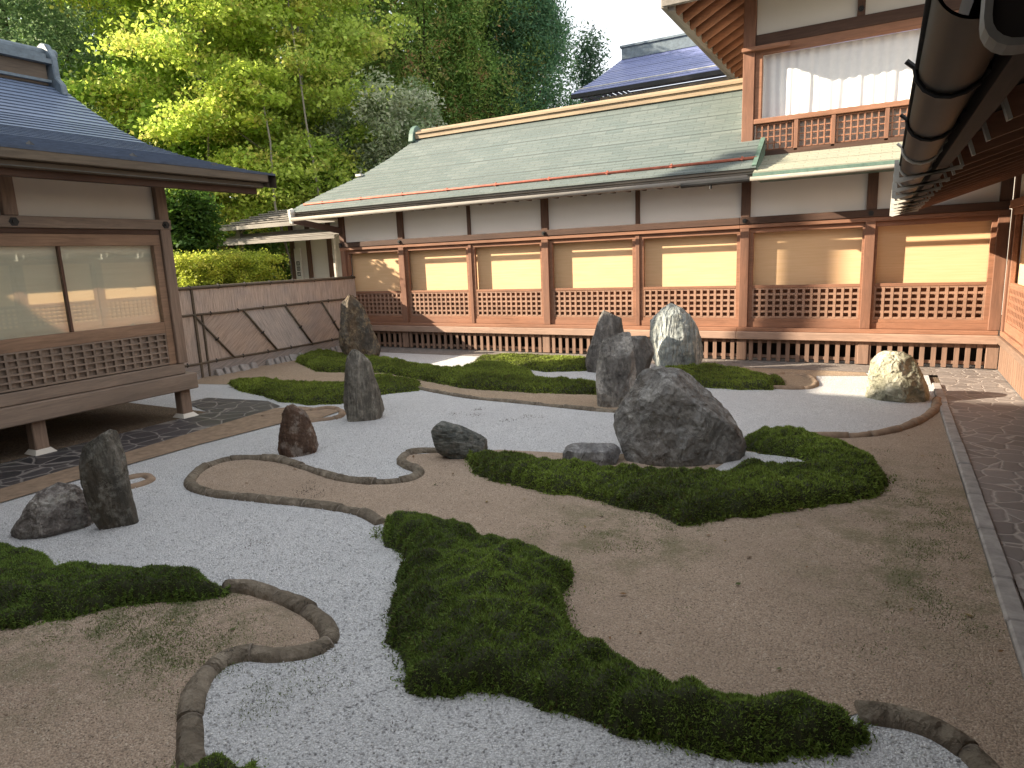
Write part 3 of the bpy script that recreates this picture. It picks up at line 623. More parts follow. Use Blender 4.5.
rock('dark_behind', 'brownish rock mostly hidden behind the upright speckled grey one', rockmat('rock_j', (.06,.055,.05), (.14,.13,.12), (.24,.22,.2), off=10), 29, 18, .04, 2.4)
rock('slender', 'slender dark grey rock with a blunt top in front of the lattice wall', rockmat('rock_k', (.07,.064,.058), (.15,.14,.13), (.29,.275,.255), (.36,.32,.28), .25, (1,1,.3), off=11), 31, 18, .035, 2.6)
rock('pale', 'pale blue-grey fluted rock with a white tip coloured as if sunlit', rockmat('rock_l', (.14,.16,.16), (.33,.36,.35), (.56,.58,.55), (.5,.46,.32), .3, (1.8,1.8,.22), off=12, tip_light=1.12), 37, 22, .045, 2.3, cut=.8)
rock('yellow', 'rounded pale yellow rock alone beside the paved path', rockmat('rock_m', (.2,.195,.13), (.36,.345,.25), (.58,.55,.43), (.5,.5,.44), .4, (1,1,1), off=13), 41, 30, .045, 2.3, cut=.82)

# ------------------------------------------------------------------ lattice / window helpers (wall plane along X or Y)
def P2(ax, s, d, z): return (s, d, z) if ax == 'x' else (d, s, z)
def bx(b, ax, s0, s1, d0, d1, z0, z1):
    if ax == 'x': b.box(s0, s1, min(d0,d1), max(d0,d1), z0, z1)
    else: b.box(min(d0,d1), max(d0,d1), s0, s1, z0, z1)
def lattice(ax, s0, s1, d0, d1, z0, z1, n, rows, w):
    b = MB()
    for i in range(n+1):
        s = s0+(s1-s0)*i/n; bx(b, ax, s-w/2, s+w/2, d0, d1, z0, z1)
    for j in range(rows+1):
        z = z0+(z1-z0)*j/rows; bx(b, ax, s0, s1, d0+(d1-d0)*.12, d1+(d1-d0)*.06, z-w*.42, z+w*.42)
    return b

# ------------------------------------------------------------------ roof courses
def course_rows(prof, n):
    P = np.array(prof); seg = np.r_[0, np.cumsum(np.linalg.norm(np.diff(P[:, :2], axis=0), axis=1))]; s = np.linspace(0, seg[-1], n+1)
    return np.stack([np.interp(s, seg, P[:, k]) for k in range(P.shape[1])], 1)

# ------------------------------------------------------------------ corridor building
POSTS = [-11.52,-9.74,-7.89,-6.06,-4.12,-2.17,-.24,1.50]
WY = 12.33
def bay(par, x0, x1, big0, big1, lit=True, curt='blind'):
    a = x0+(.07 if big0 else .04); c = x1-(.07 if big1 else .04)
    MB().box(a+.001, c-.001, WY+.05, WY+.09, 2.51, 3.25).build('wall_panel', M['plaster'], par)
    f = MB(); f.box(a, c, WY+.02, WY+.10, .60, .70); f.box(a, c, WY+.03, WY+.09, .70, .755); f.box(a, a+.07, WY+.03, WY+.10, .755, 2.24); f.box(c-.07, c, WY+.03, WY+.10, .755, 2.24)
    f.box(a+.07, c-.07, WY+.03, WY+.08, 1.285, 1.335); f.box(a, c, WY+.025, WY+.12, 2.24, 2.32)
    win = f.build('window', M['rx'], par, bevel=.004)
    n = round((c-a-.14)/.122); lattice('x', a+.075, c-.075, WY+.035, WY+.07, .775, 1.275, n, 5, .042).build('lattice', M['lx'], win)
    MB().box(a+.07, c-.07, WY+.13, WY+.15, .755, 1.30).build('backing_panel', M['rx'], win)
    MB().box(a+.01, c-.01, WY+.19, WY+.205, 1.30, 2.42).build('blind', M[curt], win)
    return win
def skirting(par, x0, x1):
    b = MB(); n = round((x1-x0)/.155)
    for i in range(n):
        x = x0+(x1-x0)*(i+.5)/n+random.uniform(-.006,.006); b.box(x-.033, x+.033, 12.25, 12.28, .02, .395)
    b.box(x0, x1, 12.285, 12.315, .07, .12); b.box(x0, x1, 12.285, 12.315, .33, .38)
    b.build('floor_slats', M['pz'], par)
cor = thing('corridor_building', 'long low timber corridor with green shingle roof, straw blinds and lattice windows', 'building', (-6.8, 12.5, 0))
def post(par, x, big, top=2.391, bottom=.6):
    w = .075 if big else .04
    o = MB().box(x-w, x+w, WY-.03 if big else WY, WY+.12, bottom, top).build('post', M['rz'], par, bevel=.006)
    MB().box(x-w, x+w, WY-.02 if big else WY+.01, WY+.12, 2.511, 3.3).build('strut', M['wz'], par, bevel=.006)  # upper post in darker wood: the eave's shade put into its colour
    if big:
        MB().box(x-w-.005, x+w+.005, 12.235, 12.36, .02, .40).build('post_foot', M['pz'], o, bevel=.006)
    return o
BIG = [1,1,0,1,0,1,0,1]
def nail(par, x, y, z, r=.04, ax='y'):
    pts = [(r*math.cos(k*PI/3), r*math.sin(k*PI/3)) for k in range(6)]; b = MB()
    if ax == 'y': b.prism([(x+p, z+q) for p, q in pts], 'y', y-.02, y+.01); b.tube([(x, y-.035, z), (x, y, z)], r*.45, 8)
    else: b.prism([(y+p, z+q) for p, q in pts], 'x', x-.01, x+.02); b.tube([(x, y, z), (x+.035, y, z)], r*.45, 8)
    return b.build('nail_cover', M['iron'], par)
def run(par, i0, i1, xa, xb):
    for i in range(i0, i1):
        bay(par, POSTS[i], POSTS[i+1], BIG[i], BIG[i+1]); skirting(par, POSTS[i]+.08*BIG[i], POSTS[i+1]-.08*BIG[i+1])
    MB().box(xa, xb, WY-.055, WY+.13, 2.392, 2.51).build('tie_beam', M['wx'], par, bevel=.006)
    MB().box(xa, xb, WY-.035, WY+.13, 2.322, 2.388).build('head_rail', M['rx'], par, bevel=.005)
    b = MB(); b.box(xa, xb, 12.17, 12.7, .40, .535); b.build('veranda_edge', M['ex'], par, bevel=.01)
    MB().box(xa, xb, 12.215, 12.7, .537, .598).build('floor_sill', M['rx'], par, bevel=.006)
    MB().box(xa, xb, 13.0, 13.05, .0, .398).build('underfloor_shade', M['void'], par)  # near-black sheet standing in for the shade below the floor
    MB().box(xa, xb, WY+.10, WY+.14, 2.42, 3.5).build('inner_wall', M['plaster'], par)
for i in range(0, 5): post(cor, POSTS[i], BIG[i])
run(cor, 0, 5, -11.6, -2.255)
for x in POSTS[:5]:
    if x in (-11.52,-9.74,-6.06): nail(cor, x, WY-.06, 2.45)
# end wall and back wall
MB().box(-11.58, -11.5, 12.46, 15.4, .5, 3.4).build('end_wall', M['plaster_w'], cor)
MB().box(-11.58, -2.2, 15.4, 15.46, 0, 3.4).build('back_wall', M['plaster_w'], cor)
MB().box(-11.5, -2.2, 12.72, 15.38, .38, .5).build('floor', M['wx'], cor)
# roof
CP = [(11.62,3.27,-12.46),(11.9,3.42,-12.40),(12.3,3.68,-12.04),(12.8,4.05,-11.25),(13.3,4.47,-10.68),(13.9,4.99,-10.16)]
rows = course_rows(CP, 26); b = MB(); e = .014
for i in range(26):
    y0,z0,x0 = rows[i]; y1,z1,x1 = rows[i+1]
    R0 = -1.90 if y0 < 12.44 else -2.30; R1 = R0
    b.quad((x0,y0,z0+e),(R0,y0,z0+e),(R1,y1,z1),(x1,y1,z1)); b.quad((x0,y0,z0-.02),(R0,y0,z0-.02),(R0,y0,z0+e),(x0,y0,z0+e))
    Y0, Y1 = 27.8-y0, 27.8-y1
    b.quad((x0,Y0,z0+e),(x0,y0,z0+e),(x1,y1,z1),(x1,Y1,z1)); b.quad((x0,Y0,z0-.02),(x0,y0,z0-.02),(x0,y0,z0+e),(x0,Y0,z0+e))
    b.quad((R0,Y0,z0+e),(x0,Y0,z0+e),(x1,Y1,z1),(R1,Y1,z1))
croof = b.build('roof', M['roof_g'], cor)
b = MB(); b.box(-10.2, -2.30, 13.76, 14.04, 4.93, 5.03); b.box(-10.15, -2.30, 13.72, 14.08, 5.035, 5.075); b.tube([(-10.2,13.9,5.10),(-2.3,13.9,5.10)], .055, 10)
b.build('ridge', M['fx'], croof)
b = MB(); b.prism([(13.66,4.86),(14.14,4.86),(14.1,5.05),(14.02,5.2),(13.9,5.27),(13.78,5.2),(13.7,5.05)], 'x', -10.36, -10.2); b.tube([(-10.36,13.9,5.12),(-10.44,13.9,5.16)], .06, 8)
b.build('ridge_end', M['copper'], croof, bevel=.02)
for x in (-9.2, ):
    MB().box(-11.32,-11.14,12.75,12.88,4.06,4.12).build('roof_clamp', M['bracket'], croof, bevel=.01)
b = MB(); b.tube([(-12.2,11.86,3.435),(-1.93,11.86,3.435)], .024, 8); b.build('snow_guard', M['pipe'], croof, smooth=True)
for k in range(9):
    x = -11.6+k*1.18; b = MB(); b.beam((x,11.86,3.40),(x,11.86,3.475),.03,.03,(1,0,0)); b.box(x-.02,x+.02,11.8,12.0,3.415,3.43); b.build('guard_bracket', M['pipe'], croof)
b = MB(); b.box(-12.44,-1.91,11.66,11.9,3.205,3.25); b.box(-12.42,-1.92,11.70,11.95,3.165,3.20); b.box(-12.40,-1.93,11.74,12.0,3.11,3.16)
b.build('eave_board', M['cx'], croof, bevel=.004)
b = MB(); b.box(-12.46,-12.2,11.9,16.0,3.19,3.25); b.box(-12.42,-12.2,11.9,16.0,3.10,3.185); b.build('side_eave_board', M['cy'], croof)
b = MB(); b.tube([(-12.2,11.43,3.075),(-2.0,11.43,3.09)], .042, 12); b.build('bamboo_gutter', M['cx'], croof, smooth=True)
b = MB(); b.tube([(-3.05,11.415,3.055),(-1.96,11.415,3.06)], .045, 10); b.tube([(-2.57,11.415,3.05),(-2.57,11.415,2.96)], .02, 8); b.build('gutter_spout', M['iron'], croof)
b = MB()
for k in range(34): b.box(-12.1+k*.3,-12.05+k*.3,11.74,12.42,3.11+.0,3.165)
b.quad((-12.4,11.75,3.17),(-1.95,11.75,3.17),(-1.95,12.45,3.42),(-12.4,12.45,3.42)); b.build('rafter', M['wy'], croof)
# hip rafter sticking out at the corner, with a pale cap
b = MB(); b.beam((-11.5,12.36,2.78),(-12.36,11.66,3.06),.12,.14); b.build('hip_rafter', M['wx'], croof)
b = MB(); b.beam((-12.38,11.64,2.98),(-12.40,11.62,3.32),.1,.14,(0,1,0)); b.tube([(-12.41,11.60,3.24),(-12.35,11.68,3.28)], .085, 12); b.build('corner_cap', M['bracket'], croof, bevel=.01)
# verge trim at the right end
b = MB(); b.add([(-1.895,11.62,3.28),(-1.895,12.45,3.80),(-1.895,12.45,3.55),(-1.895,11.62,3.10)], [(0,1,2,3)]); b.beam((-1.93,11.62,3.275),(-1.93,12.44,3.80),.07,.05); b.build('verge_trim', M['copper'], croof)

# ------------------------------------------------------------------ two-storey house
hou = thing('two_storey_house', 'two-storey timber house with white curtains upstairs and log rafters under its eave', 'house', (-.3, 12.6, 0))
for i in range(5, 8): post(hou, POSTS[i], BIG[i] or i == 6)
run(hou, 5, 7, -2.253, 1.55)
nail(hou, -2.17, WY-.06, 2.45); nail(hou, -.24, WY-.06, 2.45)
# pent roof
PP = [(11.52,3.165),(12.0,3.33),(12.52,3.54)]; rows = course_rows(PP, 9); b = MB()
for i in range(9):
    y0,z0 = rows[i]; y1,z1 = rows[i+1]; b.quad((-1.93,y0,z0+.01),(3.2,y0,z0+.01),(3.2,y1,z1),(-1.93,y1,z1)); b.quad((-1.93,y0,z0-.02),(3.2,y0,z0-.02),(3.2,y0,z0+.01),(-1.93,y0,z0+.01))
pent = b.build('pent_roof', M['roof_p'], hou)
b = MB(); b.box(-1.93,3.2,11.50,11.56,3.075,3.155); b.box(-1.93,3.2,11.56,12.3,3.07,3.10); b.build('copper_fascia', M['copper'], pent, bevel=.004)
b = MB(); b.box(-1.93,3.2,11.535,11.60,3.04,3.069); b.build('eave_board', M['cx'], pent)
MB().tube([(-1.95,11.40,3.06),(3.2,11.40,3.06)], .032, 12).build('bamboo_gutter', M['cx'], pent, smooth=True)
b = MB(); b.quad((-1.93,11.60,3.105),(3.2,11.60,3.105),(3.2,12.45,3.4),(-1.93,12.45,3.4)); b.build('soffit', M['wx'], pent)
UY = 12.5
b = MB().box(-2.29,-2.10,UY-.06,UY+.14,3.5,6.5); b.build('corner_post', M['rz'], hou, bevel=.008)
MB().box(-2.095,3.2,UY+.03,UY+.1,5.462,6.4).build('upper_wall_panel', M['plaster_l'], hou)
MB().box(-2.095,3.2,UY-.04,UY+.12,5.29,5.46).build('upper_tie_beam', M['wx'], hou, bevel=.006)
MB().box(-.60,-.49,UY-.03,UY+.1,5.463,6.4).build('upper_strut', M['wz'], hou, bevel=.005); nail(hou, -.545, UY-.03, 5.56, .045)
f = MB(); f.box(-2.095,3.2,UY-.03,UY+.12,5.16,5.287); f.box(-2.095,-1.985,UY-.02,UY+.1,4.13,5.16); f.box(-2.095,3.2,UY-.06,UY+.12,4.05,4.13); f.box(-.0,.06,UY+.0,UY+.1,4.13,5.16) if False else None
uw = f.build('upper_window', M['rx'], hou, bevel=.005)
f = MB(); f.beam((-2.3,UY-.10,5.235),(-1.55,UY-.10,5.235),.09,.06); f.build('bracket_arm', M['rx'], hou, bevel=.005)
# pleated curtain
b = MB(); N = 420; xs = np.linspace(-1.99, 3.15, N); rr = np.random.default_rng(3); ph = np.cumsum(rr.uniform(.25, .75, N)); yy = UY+.16+.011*np.sin(ph)+.007*np.sin(ph*.37+1); V = []
for x, y, q in zip(xs, yy, ph): V += [(x, UY+.17+.4*(y-UY-.17), 5.17), (x+.012*math.sin(q*.3), y, 4.6), (x+.02*math.sin(q*.2), y, 4.1)]
b.add(V, [(3*i+j, 3*i+3+j, 3*i+4+j, 3*i+1+j) for i in range(N-1) for j in (0, 1)]); b.build('curtain', M['curtain'], uw, smooth=True)
lattice('x', -2.06, 2.2, UY-.01, UY+.04, 3.62, 4.03, 44, 4, .022).build('lattice', M['rx'], uw)
MB().box(-2.09,3.2,UY+.10,UY+.12,3.5,4.05).build('backing_panel', M['plaster_w'], uw)
for x in (-1.42,-.86,-.1,.66): MB().box(x-.03,x+.03,UY-.05,UY+.02,3.56,4.05).build('mullion', M['rz'], uw, bevel=.004)
MB().box(-2.095,3.2,UY-.05,UY+.12,3.5,3.6).build('sill_board', M['wx'], hou, bevel=.005)
MB().box(-2.28,-2.2,UY+.145,16.5,3.0,6.5).build('side_wall', M['plaster_l'], hou)
# upper roof: left overhang with round log rafters
b = MB(); b.add([(-3.36,11.45,5.96),(3.6,11.45,5.96),(3.6,14.2,7.9),(-.6,14.2,7.9),(-3.36,17.2,5.96),(-.6,14.6,7.9)], [(0,1,2,3),(0,3,5,4)])
b.add([(-3.36,11.45,5.99+.1),(3.6,11.45,5.99+.1),(3.6,14.2,8.03),(-.6,14.2,8.03),(-3.36,17.2,6.09),(-.6,14.6,8.03)], [(3,2,1,0),(4,5,3,0)])
ur = b.build('upper_roof', M['roof_gy'], hou)
b = MB(); b.box(-3.40,-3.30,11.42,17.3,5.84,5.98); b.box(-3.30,-3.20,11.5,17.2,5.80,5.90); b.box(-3.38,3.6,11.40,11.48,5.86,6.06); b.build('eave_fascia', M['cy'], ur, bevel=.006)
for k in range(13):
    y = 11.68+k*.44; o = MB().tube([(-3.24,y,5.86),(-2.1,y,6.47)], [.105,.11], 12).build('log_rafter', M['log'], ur, smooth=True)
MB().quad((-3.3,11.5,5.965),(-2.1,11.5,6.66),(-2.1,17,6.66),(-3.3,17,5.965)).build('soffit', M['wy'], ur)

# ------------------------------------------------------------------ side building on the right
sid = thing('side_building', 'timber building on the right seen only as an eave with dark gutter and rafters', 'building', (2.5, 5, 0))
X1 = 1.57
MB().box(X1+.02, X1+.06, -4, 12.16, .03, .43).build('skirting_board', M['ez'], sid)
b = MB()
for k in range(102): b.box(X1, X1+.02, -4+k*.158, -4+k*.158+.14, .03, .43)
b.build('boarding', M['ez'], sid)
MB().box(X1-.05, X1+.5, -4, 12.16, .435, .54).build('veranda_edge', M['ey'], sid, bevel=.01)
MB().box(X1-.01, X1+.5, -4, 12.16, .545, .62).build('floor_sill', M['ry'], sid, bevel=.006)
MB().box(X1-.04, X1+.12, -4, 12.16, 2.392, 2.51).build('tie_beam', M['ry'], sid, bevel=.006)
MB().box(X1+.0, X1+.12, -4, 12.16, 2.3, 2.388).build('head_rail', M['ry'], sid, bevel=.005)
MB().box(X1+.05, X1+.12, -4, 12.2, 2.515, 2.95).build('wall_panel', M['plaster_l'], sid)
for k in range(9):
    y1 = 12.1-k*1.88; y0 = y1-1.88
    MB().box(X1-.01, X1+.12, y1-.06, y1+.06, .62, 2.95).build('post', M['rz'], sid, bevel=.006)
    f = MB(); f.box(X1+.02,X1+.08,y0+.07,y1-.07,.625,.77); f.box(X1+.02,X1+.08,y0+.07,y0+.14,.77,2.3); f.box(X1+.02,X1+.08,y1-.14,y1-.07,.77,2.3); f.box(X1+.025,X1+.075,y0+.14,y1-.14,1.29,1.34)
    w = f.build('window', M['ry'], sid, bevel=.004)
    lattice('y', y0+.14, y1-.14, X1+.03, X1+.06, .79, 1.275, 13, 5, .042).build('lattice', M['ry'], w)
    MB().box(X1+.12,X1+.14,y0+.1,y1-.1,.77,2.35).build('blind', M['blind'], w)
MB().box(X1+.5,X1+.6,-4,16,0,4).build('inner_wall', M['plaster_l'], sid)
b = MB(); zf = lambda x: 2.62+.33*(x-.95)
b.add([(.16,-4,zf(.16)+.115),(.16,11.75,zf(.16)+.115),(4.5,11.75,zf(4.5)+.115),(4.5,-4,zf(4.5)+.115)], [(0,3,2,1)])
b.add([(.12,-4,zf(.12)+.19),(.12,11.78,zf(.12)+.19),(4.5,11.78,zf(4.5)+.25),(4.5,-4,zf(4.5)+.25)], [(0,1,2,3)])
b.quad((.12,-4,zf(.12)+.10),(.12,11.78,zf(.12)+.10),(.12,11.78,zf(.12)+.19),(.12,-4,zf(.12)+.19)); b.quad((.12,11.78,zf(.12)+.10),(4.5,11.78,zf(4.5)+.1),(4.5,11.78,zf(4.5)+.25),(.12,11.78,zf(.12)+.19))
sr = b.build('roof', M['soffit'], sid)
for k in range(27):
    y = 11.62-k*.6
    r_ = MB().beam((.37,y,zf(.37)+.055),(1.60,y,zf(1.6)+.055),.05,.105).build('rafter', M['rx'], sr)
    MB().beam((.355,y,zf(.355)+.055),(.369,y,zf(.369)+.055),.052,.108).build('rafter_cap', M['bracket'], r_)
b = MB(); b.box(.24,.30,-4,11.75,zf(.3)+.02,zf(.3)+.11); b.build('batten', M['soffit'], sr)
for k in range(5):
    x = .55+k*.22; MB().box(x-.035,x+.035,-4,11.74,zf(x)+.1,zf(x)+.114) if False else None
# gutter trough
b = MB(); n = 14; cx, cz, R0 = .132, 2.476, .082
def arc(y, r): return [(cx+r*math.cos(PI+PI*k/n), y, cz+r*math.sin(PI+PI*k/n)) for k in range(n+1)]
ys = [1.58+.507*i for i in range(21)]; ys[-1] = 11.72; V = []; F = []
for y in ys: V += arc(y, R0)+arc(y, R0-.006)[::-1]
m = 2*(n+1)
for i in range(len(ys)-1):
    for k in range(m): F.append((i*m+k, i*m+(k+1) % m, (i+1)*m+(k+1) % m, (i+1)*m+k))
b.add(V, F); b.tube([(cx-R0, 1.58, cz),(cx-R0, 11.72, cz)], .009, 8); gt = b.build('gutter', M['gutter'], sr, smooth=True)
for k in range(11):
    y = 11.5-k*.92
    b = MB(); b.tube([(cx-R0-.03,y,cz+.02)]+[(cx+(R0+.008)*math.cos(PI+PI*j/8), y, cz+(R0+.008)*math.sin(PI+PI*j/8)) for j in range(9)]+[(.30,y,cz+.05)], .008, 6)
    b.build('gutter_hook', M['iron'] if y < 4 else M['bracket'], gt)  # near hooks dark, far ones pale: shade and sun put into the colour
for k in range(8):
    y = 11.35-k*.92
    if y > 4.9:
        MB().prism([(cx-R0-.035,cz+.015),(cx-R0-.012,cz+.015),(cx-R0-.004,cz-R0-.01),(.37,zf(.37)-.022),(.37,zf(.37)+.004),(cx-R0+.0,cz-R0-.042),(cx-R0-.035,cz-R0-.03)][::-1], 'y', y-.012, y+.012).build('gutter_strap', M['bracket'], gt)
# U-shaped rainwater box under the eave near the viewer
bo = thing('rainwater_box', 'black open-ended rainwater box with a pale metal rim under the near eave', 'rainwater box', (.22, 1.4, 2.27))
def ush(x0, x1, z0, z1, r, n=6):
    p = [(x0, z1)] + [(x0+r-r*math.cos(a), z0+r-r*math.sin(a)) for a in np.linspace(0, PI/2, n)] + [(x1-r+r*math.sin(a), z0+r-r*math.cos(a)) for a in np.linspace(0, PI/2, n)] + [(x1, z1)]
    return p
o_ = ush(.105,.34,2.268,2.44,.045); i_ = ush(.115,.33,2.278,2.44,.037); b = MB(); k = len(o_)
V = [(x,1.25,z) for x,z in o_]+[(x,1.25,z) for x,z in i_]+[(x,1.31,z) for x,z in o_]+[(x,1.31,z) for x,z in i_]; F = []
for j in range(k-1): F += [(j,j+1,k+j+1,k+j),(2*k+j,3*k+j,3*k+j+1,2*k+j+1),(j,2*k+j,2*k+j+1,j+1),(k+j,k+j+1,3*k+j+1,3*k+j)]
b.add(V, F); b.build('rim', M['rim'], bo)
MB().prism(i_, 'y', 1.262, 1.305).build('inside', M['void'], bo)

# ------------------------------------------------------------------ left pavilion on stilts
LX = -8.33
pav = thing('raised_pavilion', 'raised timber hall at the left with blue-grey roof and glazed windows on short posts', 'building', (-11, 2, 0))
MB().box(LX-.5, LX+.09, -4, 5.74, .40, .62).build('floor_beam', M['gy'], pav, bevel=.012)
MB().box(-15.6, LX-.51, -4, 5.7, .45, .58).build('floor', M['wy'], pav)
MB().box(LX-.12, LX+.045, -4, 5.60, .625, .765).build('floor_sill', M['gy'], pav, bevel=.008)
LP = [5.58, 3.82, 1.95, .2, -1.65, -3.5]
for y in LP:
    full = y in (5.58, 1.95, -1.65)
    o = MB().box(LX-.08, LX+.06, y-.07, y+.07, .77 if full else 2.667, 3.2).build('post' if full else 'strut', M['gz'], pav, bevel=.008)
    nail(o, LX+.065, y, 2.6, .05, 'x')
for y in (5.60, 3.75, 1.9, .05, -1.8):
    o = MB().box(LX-.17, LX-.02, y-.075, y+.075, .03, .398).build('stilt', M['gz'], pav, bevel=.01)
    b = MB(); b.add([(LX-.22,y-.12,.0),(LX+.05,y-.12,.0),(LX+.05,y+.12,.0),(LX-.22,y+.12,.0),(LX-.175,y-.08,.06),(LX-.015,y-.08,.06),(LX-.015,y+.08,.06),(LX-.175,y+.08,.06)], [(0,1,5,4),(1,2,6,5),(2,3,7,6),(3,0,4,7),(4,5,6,7)]); b.build('footing_stone', M['plaster_l'], o)
for x in (-10.6, -13):
    for y in (5.5, 3.7, 1.9, 0): MB().box(x-.08, x+.08, y-.08, y+.08, .0, .45).build('stilt', M['wz'], pav)
MB().box(LX-.1, LX+.075, -4, 5.66, 2.54, 2.665).build('tie_beam', M['gy'], pav, bevel=.006)
MB().box(LX-.1, LX+.03, -4, 5.50, 2.482, 2.536).build('head_rail', M['wy'], pav)
for a, c in zip(LP[1:], LP):
    MB().box(LX-.06, LX-.02, a+.071, c-.071, 2.667, 3.35).build('wall_panel', M['plaster_l'], pav)
for a, c in ((1.95, 5.58), (-1.65, 1.95)):
    a += .071; c -= .071
    f = MB(); f.box(LX-.06,LX+.02,a,c,2.34,2.48); f.box(LX-.06,LX+.02,c-.10,c,.77,2.34); f.box(LX-.06,LX+.02,a,a+.10,.77,2.34); f.box(LX-.06,LX+.02,a+.1,c-.1,1.20,1.345)
    w = f.build('window', M['oy'], pav, bevel=.005)
    mids = [c-1.24, c-2.42]
    for m_ in mids: MB().box(LX-.05, LX+.0, m_-.014, m_+.014, 1.345, 2.34).build('meeting_stile', M['wz'], w)
    e_ = [c-.1]+mids+[a+.1]
    for g0, g1 in zip(e_[1:], e_): MB().box(LX-.03, LX-.024, g0+.0145, g1-.0145, 1.345, 2.34).build('glass', M['glass'], w)
    MB().box(LX-.085, LX-.075, a+.02, c-.02, 1.3, 2.4).build('blind', M['blind_l'], w)
    lattice('y', a+.1, c-.1, LX-.03, LX+.012, .79, 1.19, round((c-a-.2)/.118), 5, .026).build('lattice', M['gy'], w)
    MB().box(LX-.04, LX-.031, a+.1, c-.1, .77, 1.2).build('backing_panel', M['lz'], w)
MB().prism([(LX-.1,.62),(LX-.1,3.25),(-10.2,3.78),(-11.95,4.75),(-13.7,3.78),(-15.5,3.25),(-15.5,.62)], 'y', 5.48, 5.56).build('end_wall', M['plaster_l'], pav)
MB().box(LX-.6, LX-.55, -4, 5.47, .62, 3.6).build('inner_wall', M['plaster'], pav)
# roof
VP_ = [(-7.15,3.20),(-7.6,3.29),(-8.0,3.385),(-8.95,3.62),(-9.8,3.89),(-10.45,4.18),(-11.2,4.60),(-11.95,5.06)]
rows = course_rows(VP_, 36); b = MB(); sm = MB(); e = .016; RX = -11.95; YE = 6.5
for i in range(36):
    x0,z0 = rows[i]; x1,z1 = rows[i+1]
    for sgn in (1, -1):
        a0 = x0 if sgn == 1 else 2*RX-x0; a1 = x1 if sgn == 1 else 2*RX-x1
        b.quad((a0,-5,z0+e),(a0,YE,z0+e),(a1,YE,z1),(a1,-5,z1)); sm.quad((a0,-5,z0-.01),(a0,YE,z0-.01),(a0,YE,z0+e),(a0,-5,z0+e))
pr = b.build('roof', M['roof_b'], pav); sm.build('roof_seam', M['seam'], pr)
# verge thickness and gable
b = MB(); k = len(VP_)
for sgn in (1, -1):
    T = [((x if sgn == 1 else 2*RX-x), z) for x, z in VP_]
    V = [(x, YE, z-.004) for x, z in T]+[(x, YE, z-.17) for x, z in T]+[(x, YE-.12, z-.004) for x, z in T]+[(x, YE-.12, z-.17) for x, z in T]
    b.add(V, [f for i in range(k-1) for f in ((i,i+1,k+i+1,k+i),(2*k+i,3*k+i,3*k+i+1,2*k+i+1),(k+i,k+i+1,3*k+i+1,3*k+i),(i,2*k+i,2*k+i+1,i+1))])
b.build('barge_board', M['fy'], pr)
b = MB()
b.box(-7.26,-7.155,-5,YE-.125,3.10,3.195); b.box(-7.36,-7.25,-5,YE-.125,3.035,3.098); b.build('eave_fascia', M['fy'], pr, bevel=.006)
b = MB(); b.box(-7.46,-7.37,-5,YE-.14,2.965,3.05); b.build('eave_batten', M['wy'], pr, bevel=.006)
b = MB(); b.tube([(-7.24,-5,3.045),(-7.24,YE-.3,3.045)], .005, 6); b.build('rain_wire', M['rim'], pr)
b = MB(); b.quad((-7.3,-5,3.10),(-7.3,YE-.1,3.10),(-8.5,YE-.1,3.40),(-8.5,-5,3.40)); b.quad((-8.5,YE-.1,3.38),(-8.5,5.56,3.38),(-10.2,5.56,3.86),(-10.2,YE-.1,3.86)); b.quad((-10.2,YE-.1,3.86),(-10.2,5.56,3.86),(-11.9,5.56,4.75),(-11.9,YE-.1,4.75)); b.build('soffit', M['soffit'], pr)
for k in range(24):
    y = 6.2-k*.46; MB().beam((-7.40,y,3.06),(-8.4,y,3.31),.06,.08).build('rafter', M['wx'], pr)
for x, z in ((-8.33,3.22),(-9.9,3.7)):
    MB().beam((x,5.4,z),(x,6.42,z),.13,.15).build('purlin', M['wy'], pr, bevel=.006)
for k in range(8):
    y = 6.1-k*1.1; MB().add([(-7.78,y-.03,3.34),(-7.78,y+.03,3.34),(-7.83,y,3.395),(-7.88,y-.03,3.365),(-7.88,y+.03,3.365)], [(0,1,2),(0,2,3),(1,4,2),(3,2,4)]).build('snow_stop', M['iron'], pr)
b = MB(); b.box(RX-.16,RX+.16,-5,6.3,4.98,5.30); rg_ = b.build('ridge', M['ridge_w'], pr, bevel=.01)
b = MB(); b.box(RX-.26,RX+.26,-5,6.34,5.30,5.37); b.box(RX-.2,RX+.2,-5,6.30,5.37,5.45); b.tube([(RX,-5,5.49),(RX,6.34,5.49)], .09, 12); b.box(RX-.22,RX+.22,-5,6.32,5.02,5.06); b.build('ridge_cap', M['ridge_b'], rg_)
b = MB(); b.prism([(RX-.42,4.82),(RX+.42,4.82),(RX+.40,4.98),(RX+.27,5.10),(RX+.26,5.42),(RX+.12,5.62),(RX,5.66),(RX-.12,5.62),(RX-.26,5.42),(RX-.27,5.10),(RX-.40,4.98)], 'y', 6.345, 6.44); b.tube([(RX,6.3,5.5),(RX,6.56,5.52)], .08, 10); b.build('ridge_end', M['ridge_b'], rg_, bevel=.015)

# ------------------------------------------------------------------ brushwood fence
FX = -11.2
fen = thing('brushwood_fence', 'low brushwood and bamboo fence with diagonal rails between pavilion and corridor', 'fence', (FX, 9, 0))
bm_v = brushmat('brush_vertical', (.50,.39,.32), 0); bm_d = brushmat('brush_diagonal', (.46,.35,.28), .9); bm_g = brushmat('brush_grey', (.52,.44,.39), -.5)
r0, r1, s0, s1 = GEO['fence_rails']
zt, zb = (r0[1]+r1[1])/2, (s0[1]+s1[1])/2
MB().box(FX-.03, FX+.02, 5.6, 12.28, zt, 1.66).build('upper_panel', bm_v, fen)
